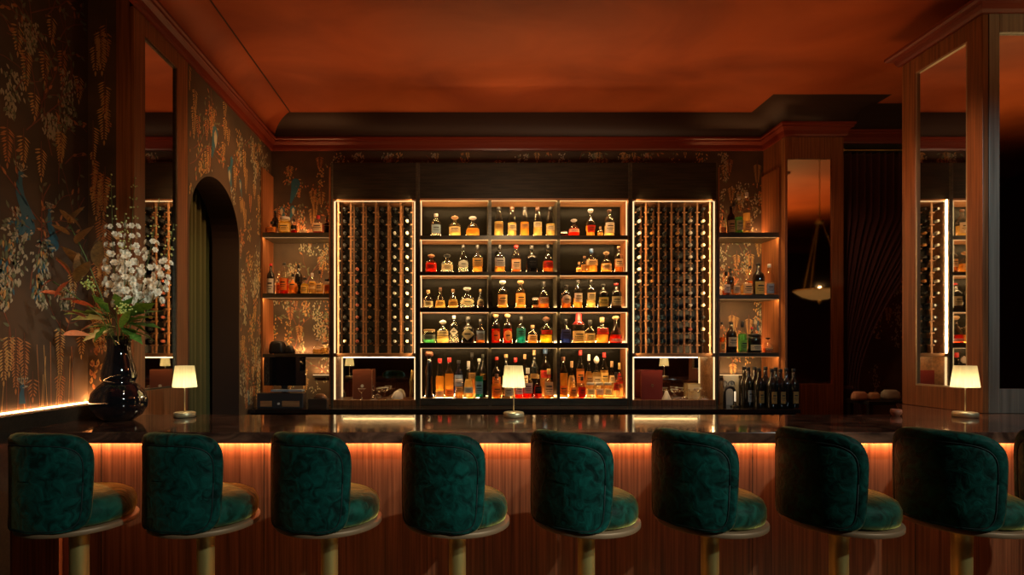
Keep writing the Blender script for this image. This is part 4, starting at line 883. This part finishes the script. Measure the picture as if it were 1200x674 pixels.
def branch_thing(name, lab, cat, pts, leaves, me, d=3.45, group=None, par_m=STEMG):
    t = thing(name, lab, cat, tuple(base), 0, group); ps = [base] + [P3(a, b, d) for a, b in pts]
    sm = []
    for i in range(len(ps) - 1):
        for k in range(4): sm.append(ps[i].lerp(ps[i + 1], k / 4))
    sm.append(ps[-1]); part('stem', MB().tube([p_ - base for p_ in sm], .0035, 6), par_m, t)
    for (a, b, c, e, roll) in leaves: put_leaf(t, me, P3(a, b, d), P3(c, e, d + rnd.uniform(-.1, .06)), roll, 1.35)
    return t
branch_thing('magnolia_branch', 'magnolia branch with red backed leaves pointing left from the black vase', 'branch', [(118, 370), (85, 345), (62, 330)],
    [(84, 325, 66, 302, .3), (72, 345, 46, 341, .4), (92, 352, 66, 350, -.3), (110, 360, 84, 352, .5), (100, 372, 74, 362, 0), (105, 392, 74, 391, .4), (118, 376, 92, 388, -.3), (80, 330, 62, 348, .2), (60, 328, 46, 338, .4)], me_red, 3.10, 'branches in the vase')
branch_thing('magnolia_branch', 'magnolia branch with brown green leaves rising left behind the red leaves', 'branch', [(120, 350), (100, 300), (80, 260)],
    [(95, 325, 92, 296, .3), (84, 324, 66, 300, .2), (100, 318, 74, 288, .8), (114, 312, 116, 280, .2), (80, 262, 98, 240, .4), (96, 270, 76, 246, -.2), (82, 275, 60, 262, .3), (108, 290, 124, 268, .2), (90, 285, 108, 262, .5), (86, 262, 70, 244, .3), (90, 330, 104, 304, .2)], me_brn, 3.28, 'branches in the vase')
branch_thing('foliage_stem', 'green lobed foliage spreading low over the left rim of the vase', 'foliage', [(125, 380), (110, 380)],
    [(135, 382, 92, 384, 0), (132, 385, 96, 398, .2), (130, 378, 108, 400, -.2), (128, 374, 84, 372, .3), (132, 370, 100, 356, -.2), (134, 385, 118, 404, 0), (128, 366, 108, 344, .4), (134, 372, 76, 364, .2)], me_grn, 3.32, 'foliage in the vase')
branch_thing('foliage_stem', 'green lobed foliage hanging over the right rim of the vase', 'foliage', [(150, 378), (165, 375)],
    [(144, 378, 186, 368, 0), (146, 380, 190, 382, .2), (146, 384, 184, 398, -.2), (143, 384, 168, 402, .3), (145, 372, 182, 352, -.3), (142, 386, 154, 400, 0), (148, 370, 172, 344, .2), (140, 368, 156, 346, -.2), (142, 362, 134, 342, .2), (150, 372, 190, 362, .2), (146, 376, 176, 390, -.4)], me_grn, 3.34, 'foliage in the vase')
branch_thing('foliage_stem', 'pale narrow green leaves crossing the front of the vase mouth', 'foliage', [(138, 386), (136, 380)],
    [(140, 385, 112, 377, 0), (138, 386, 122, 394, .2), (140, 388, 160, 392, -.2), (142, 384, 164, 376, .2), (139, 384, 130, 362, .1), (141, 384, 152, 362, -.2)], me_pal, 3.27, 'foliage in the vase')
for lab, (cx, cy), d in (('cluster of small chartreuse berries left of the white flowers', (104, 334), 3.34), ('cluster of small chartreuse berries at the foot of the white flowers', (145, 364), 3.26)):
    t = thing('berry_cluster', lab, 'berries', tuple(base), 0, 'chartreuse berry clusters')
    c = P3(cx, cy, d); part('stem', MB().tube([p_ - base for p_ in bez(base, (base + c) / 2 + Vector((0, 0, .05)), c, 8)], .003, 6), STEMG, t)
    bm_ = MB().lathe([(.001, -.006), (.0055, -.002), (.006, .002), (.001, .006)], 8, cap=False).build('berry', mat('chartreuse', (.38, .5, .14), .5)); bme = bm_.data; bpy.data.objects.remove(bm_)
    for k in range(42): mo('berry', bme, t, c - base + Vector((rnd.gauss(0, .02), rnd.gauss(0, .015), rnd.gauss(0, .02))), (0, 0, 0), 1)
# ------------------------------------------------------------------ curtains
def drape(name, n, m_, fn, mt, lab):
    vs = [fn(i / n, j / m_) for j in range(m_ + 1) for i in range(n + 1)]
    fs = [(j * (n + 1) + i, j * (n + 1) + i + 1, (j + 1) * (n + 1) + i + 1, (j + 1) * (n + 1) + i) for j in range(m_) for i in range(n)]
    mb = MB(); mb.add(vs, fs, 0, True); o = mb.build(name, mt); s = o.modifiers.new('s', 'SOLIDIFY'); s.thickness = .006
    return tag(o, lab, 'curtain')
drape('curtain', 340, 30, lambda u, v: (XL - .36 + .05 * sin(u * 2 * pi * 21 + .6 * sin(v * 3)) + .012 * sin(u * 70), 4.2 + u * 2.0, .02 + v * 3.3), CURT, 'olive green velvet curtain hanging behind the arched opening')
struct('wall_passage', MB().box(XL - .9, 4.0, 0, XL - .8, YB, 4.2), DARKWALL)
struct('trim_7', MB().tube([(XL - .36, 4.1, 3.36), (XL - .36, 6.35, 3.36)], .014, 10), BRASS)
YQ = 6.17
def dr(u, v):
    z = .02 + v * (PZ(179, YQ) - .03); zt_ = 1.12
    if z > zt_: k = min(1, (z - zt_) / 1.9); W = .24 + 1.04 * k ** 1.6
    else: W = .24 + .1 * (zt_ - z)
    x = PXR + .02 + u * W
    return (x, YQ + (.035 * sin(u * 2 * pi * 16) + .01 * sin(u * 50)) * (.5 + .5 * W / 1.28), z)
o = drape('curtain', 260, 60, dr, CURTR, 'dark maroon velvet curtain swept back to the left beside the far pier')
t = thing('curtain_rod', 'thin brass curtain rod above the maroon curtain', 'curtain rod', (4.9, YQ, PZ(176, YQ)))
part('rod', MB().tube([(-.66, 0, 0), (.68, 0, 0)], .008, 10), BRASS, t)
part('bracket', MB().box(-.6, -.01, -.012, -.57, .05, .012), BRASS, t)
t = thing('curtain_tieback', 'maroon tieback band gathering the curtain low beside the far pier', 'tieback', (PXR + .1, YQ, 1.10))
part('band', MB().lathe([(.10, -.02), (.105, 0), (.10, .02)], 20, cap=False, sy=.55), CURTR, t); part('hook', MB().tube([(-.08, .02, 0), (-.085, .0, .02), (-.075, -.02, .03)], .005, 6), BRASS, t)
# sofa / draped table bottom right
t = thing('side_table', 'low dark side table below the swept maroon curtain', 'table', (4.78, 5.83, 0))
zt2 = PZ(468, 5.9)
part('top', MB().box(-.55, -.17, zt2 - .04, .65, .17, zt2), BLACK, t, bevel=.004)
for sx in (-.52, .62):
    for sy_ in (-.14, .14): part('leg', MB().box(sx - .02, sy_ - .02, 0, sx + .02, sy_ + .02, zt2 - .04), BLACK, t)
def cloth(px0, px1, y0, d, m, lab):
    w_ = (px1 - px0) / F * d; h = PZ(y0, d) - zt2; t = thing('folded_cloth', lab, 'cloth', (PX((px0 + px1) / 2, d), d, zt2 + .001))
    part('fold', MB().lathe([(w_ * .47, 0), (w_ * .5, h * .3), (w_ * .46, h * .75), (w_ * .3, h), (.005, h * 1.02)], 24, sy=.5, pw=3, wob=lambda a, z: 1 + .05 * sin(3 * a + z * 60)), m, t)
    part('hem', MB().lathe([(w_ * .5, h * .22), (w_ * .512, h * .3), (w_ * .5, h * .38)], 24, sy=.5, pw=3, cap=False), m, t)
cloth(998, 1016, 459, 5.78, mat('cloth_peach', (.42, .22, .14), .8), 'peach folded cloth at the left of the low side table')
cloth(1017, 1031, 460, 5.79, mat('cloth_tan', (.36, .22, .12), .8), 'tan folded cloth in the middle of the low side table')
cloth(1033, 1054, 457, 5.8, mat('cloth_grey', (.25, .24, .2), .8), 'grey folded cloth at the right of the low side table')
d = 3.69
t = thing('clay_bowl', 'small terracotta bowl at the back edge of the bar left of the pillar', 'bowl', (PX(1050, d), d, CT + .001))
part('body', MB().lathe([(.02, 0), (.028, .008), (.034, .025), (.031, .045), (.027, .043), (.02, .015)], 24, cap=False), mat('terracotta', (.35, .10, .045), .6), t)
part('foot', MB().lathe([(.022, -.0005), (.022, .006), (.018, .008)], 20), mat('terracotta', (.35, .10, .045), .6), t)
# ------------------------------------------------------------------ chandelier (seen in the far pier mirror)
t = thing('chandelier', 'glowing ribbed glass dish chandelier on three brass chains reflected in the far pier mirror', 'chandelier', (4.71, 4.9, 2.18))
part('dish', MB().lathe([(.02, 0), (.10, .012), (.20, .05), (.27, .10), (.30, .125)], 64, cap=False, wob=lambda a, z: 1 + .03 * sin(16 * a)), mat('dish_glass', (.45, .28, .10), .3, 0, (1, .55, .2), .18), t)
part('rim', MB().tube([(.30 * cos(a), .30 * sin(a), .128) for a in [i * 2 * pi / 48 for i in range(49)]], .008, 6), BRASS, t)
part('finial', MB().lathe([(.005, -.06), (.018, -.035), (.02, -.01), (.01, .005)], 14), BRASS, t)
part('canopy', MB().lathe([(.05, 1.0), (.055, 1.03), (.02, 1.07)], 20), BRASS, t)
part('hanging_rod', MB().tube([(0, 0, 1.06), (0, 0, ZT - 2.18)], .006, 8), BRASS, t)
for k in range(3):
    a = k * 2 * pi / 3 + .4; mb = MB(); q0 = Vector((.29 * cos(a), .29 * sin(a), .13)); q1 = Vector((.04 * cos(a), .04 * sin(a), 1.0))
    for j in range(28):
        c = q0.lerp(q1, (j + .5) / 28); mb.tube([c + Vector((.008 * cos(b) if j % 2 else 0, 0 if j % 2 else .008 * cos(b), .02 * sin(b))) for b in [i * pi / 4 for i in range(9)]], .0028, 4)
    part('chain', mb, BRASS, t)
pl = light('chandelier_glow', 'POINT', (0, 0, 0), (0, 0, -1), 1.2, (1, .6, .28), .012); pl.parent = t; pl.location = (0, 0, .16)
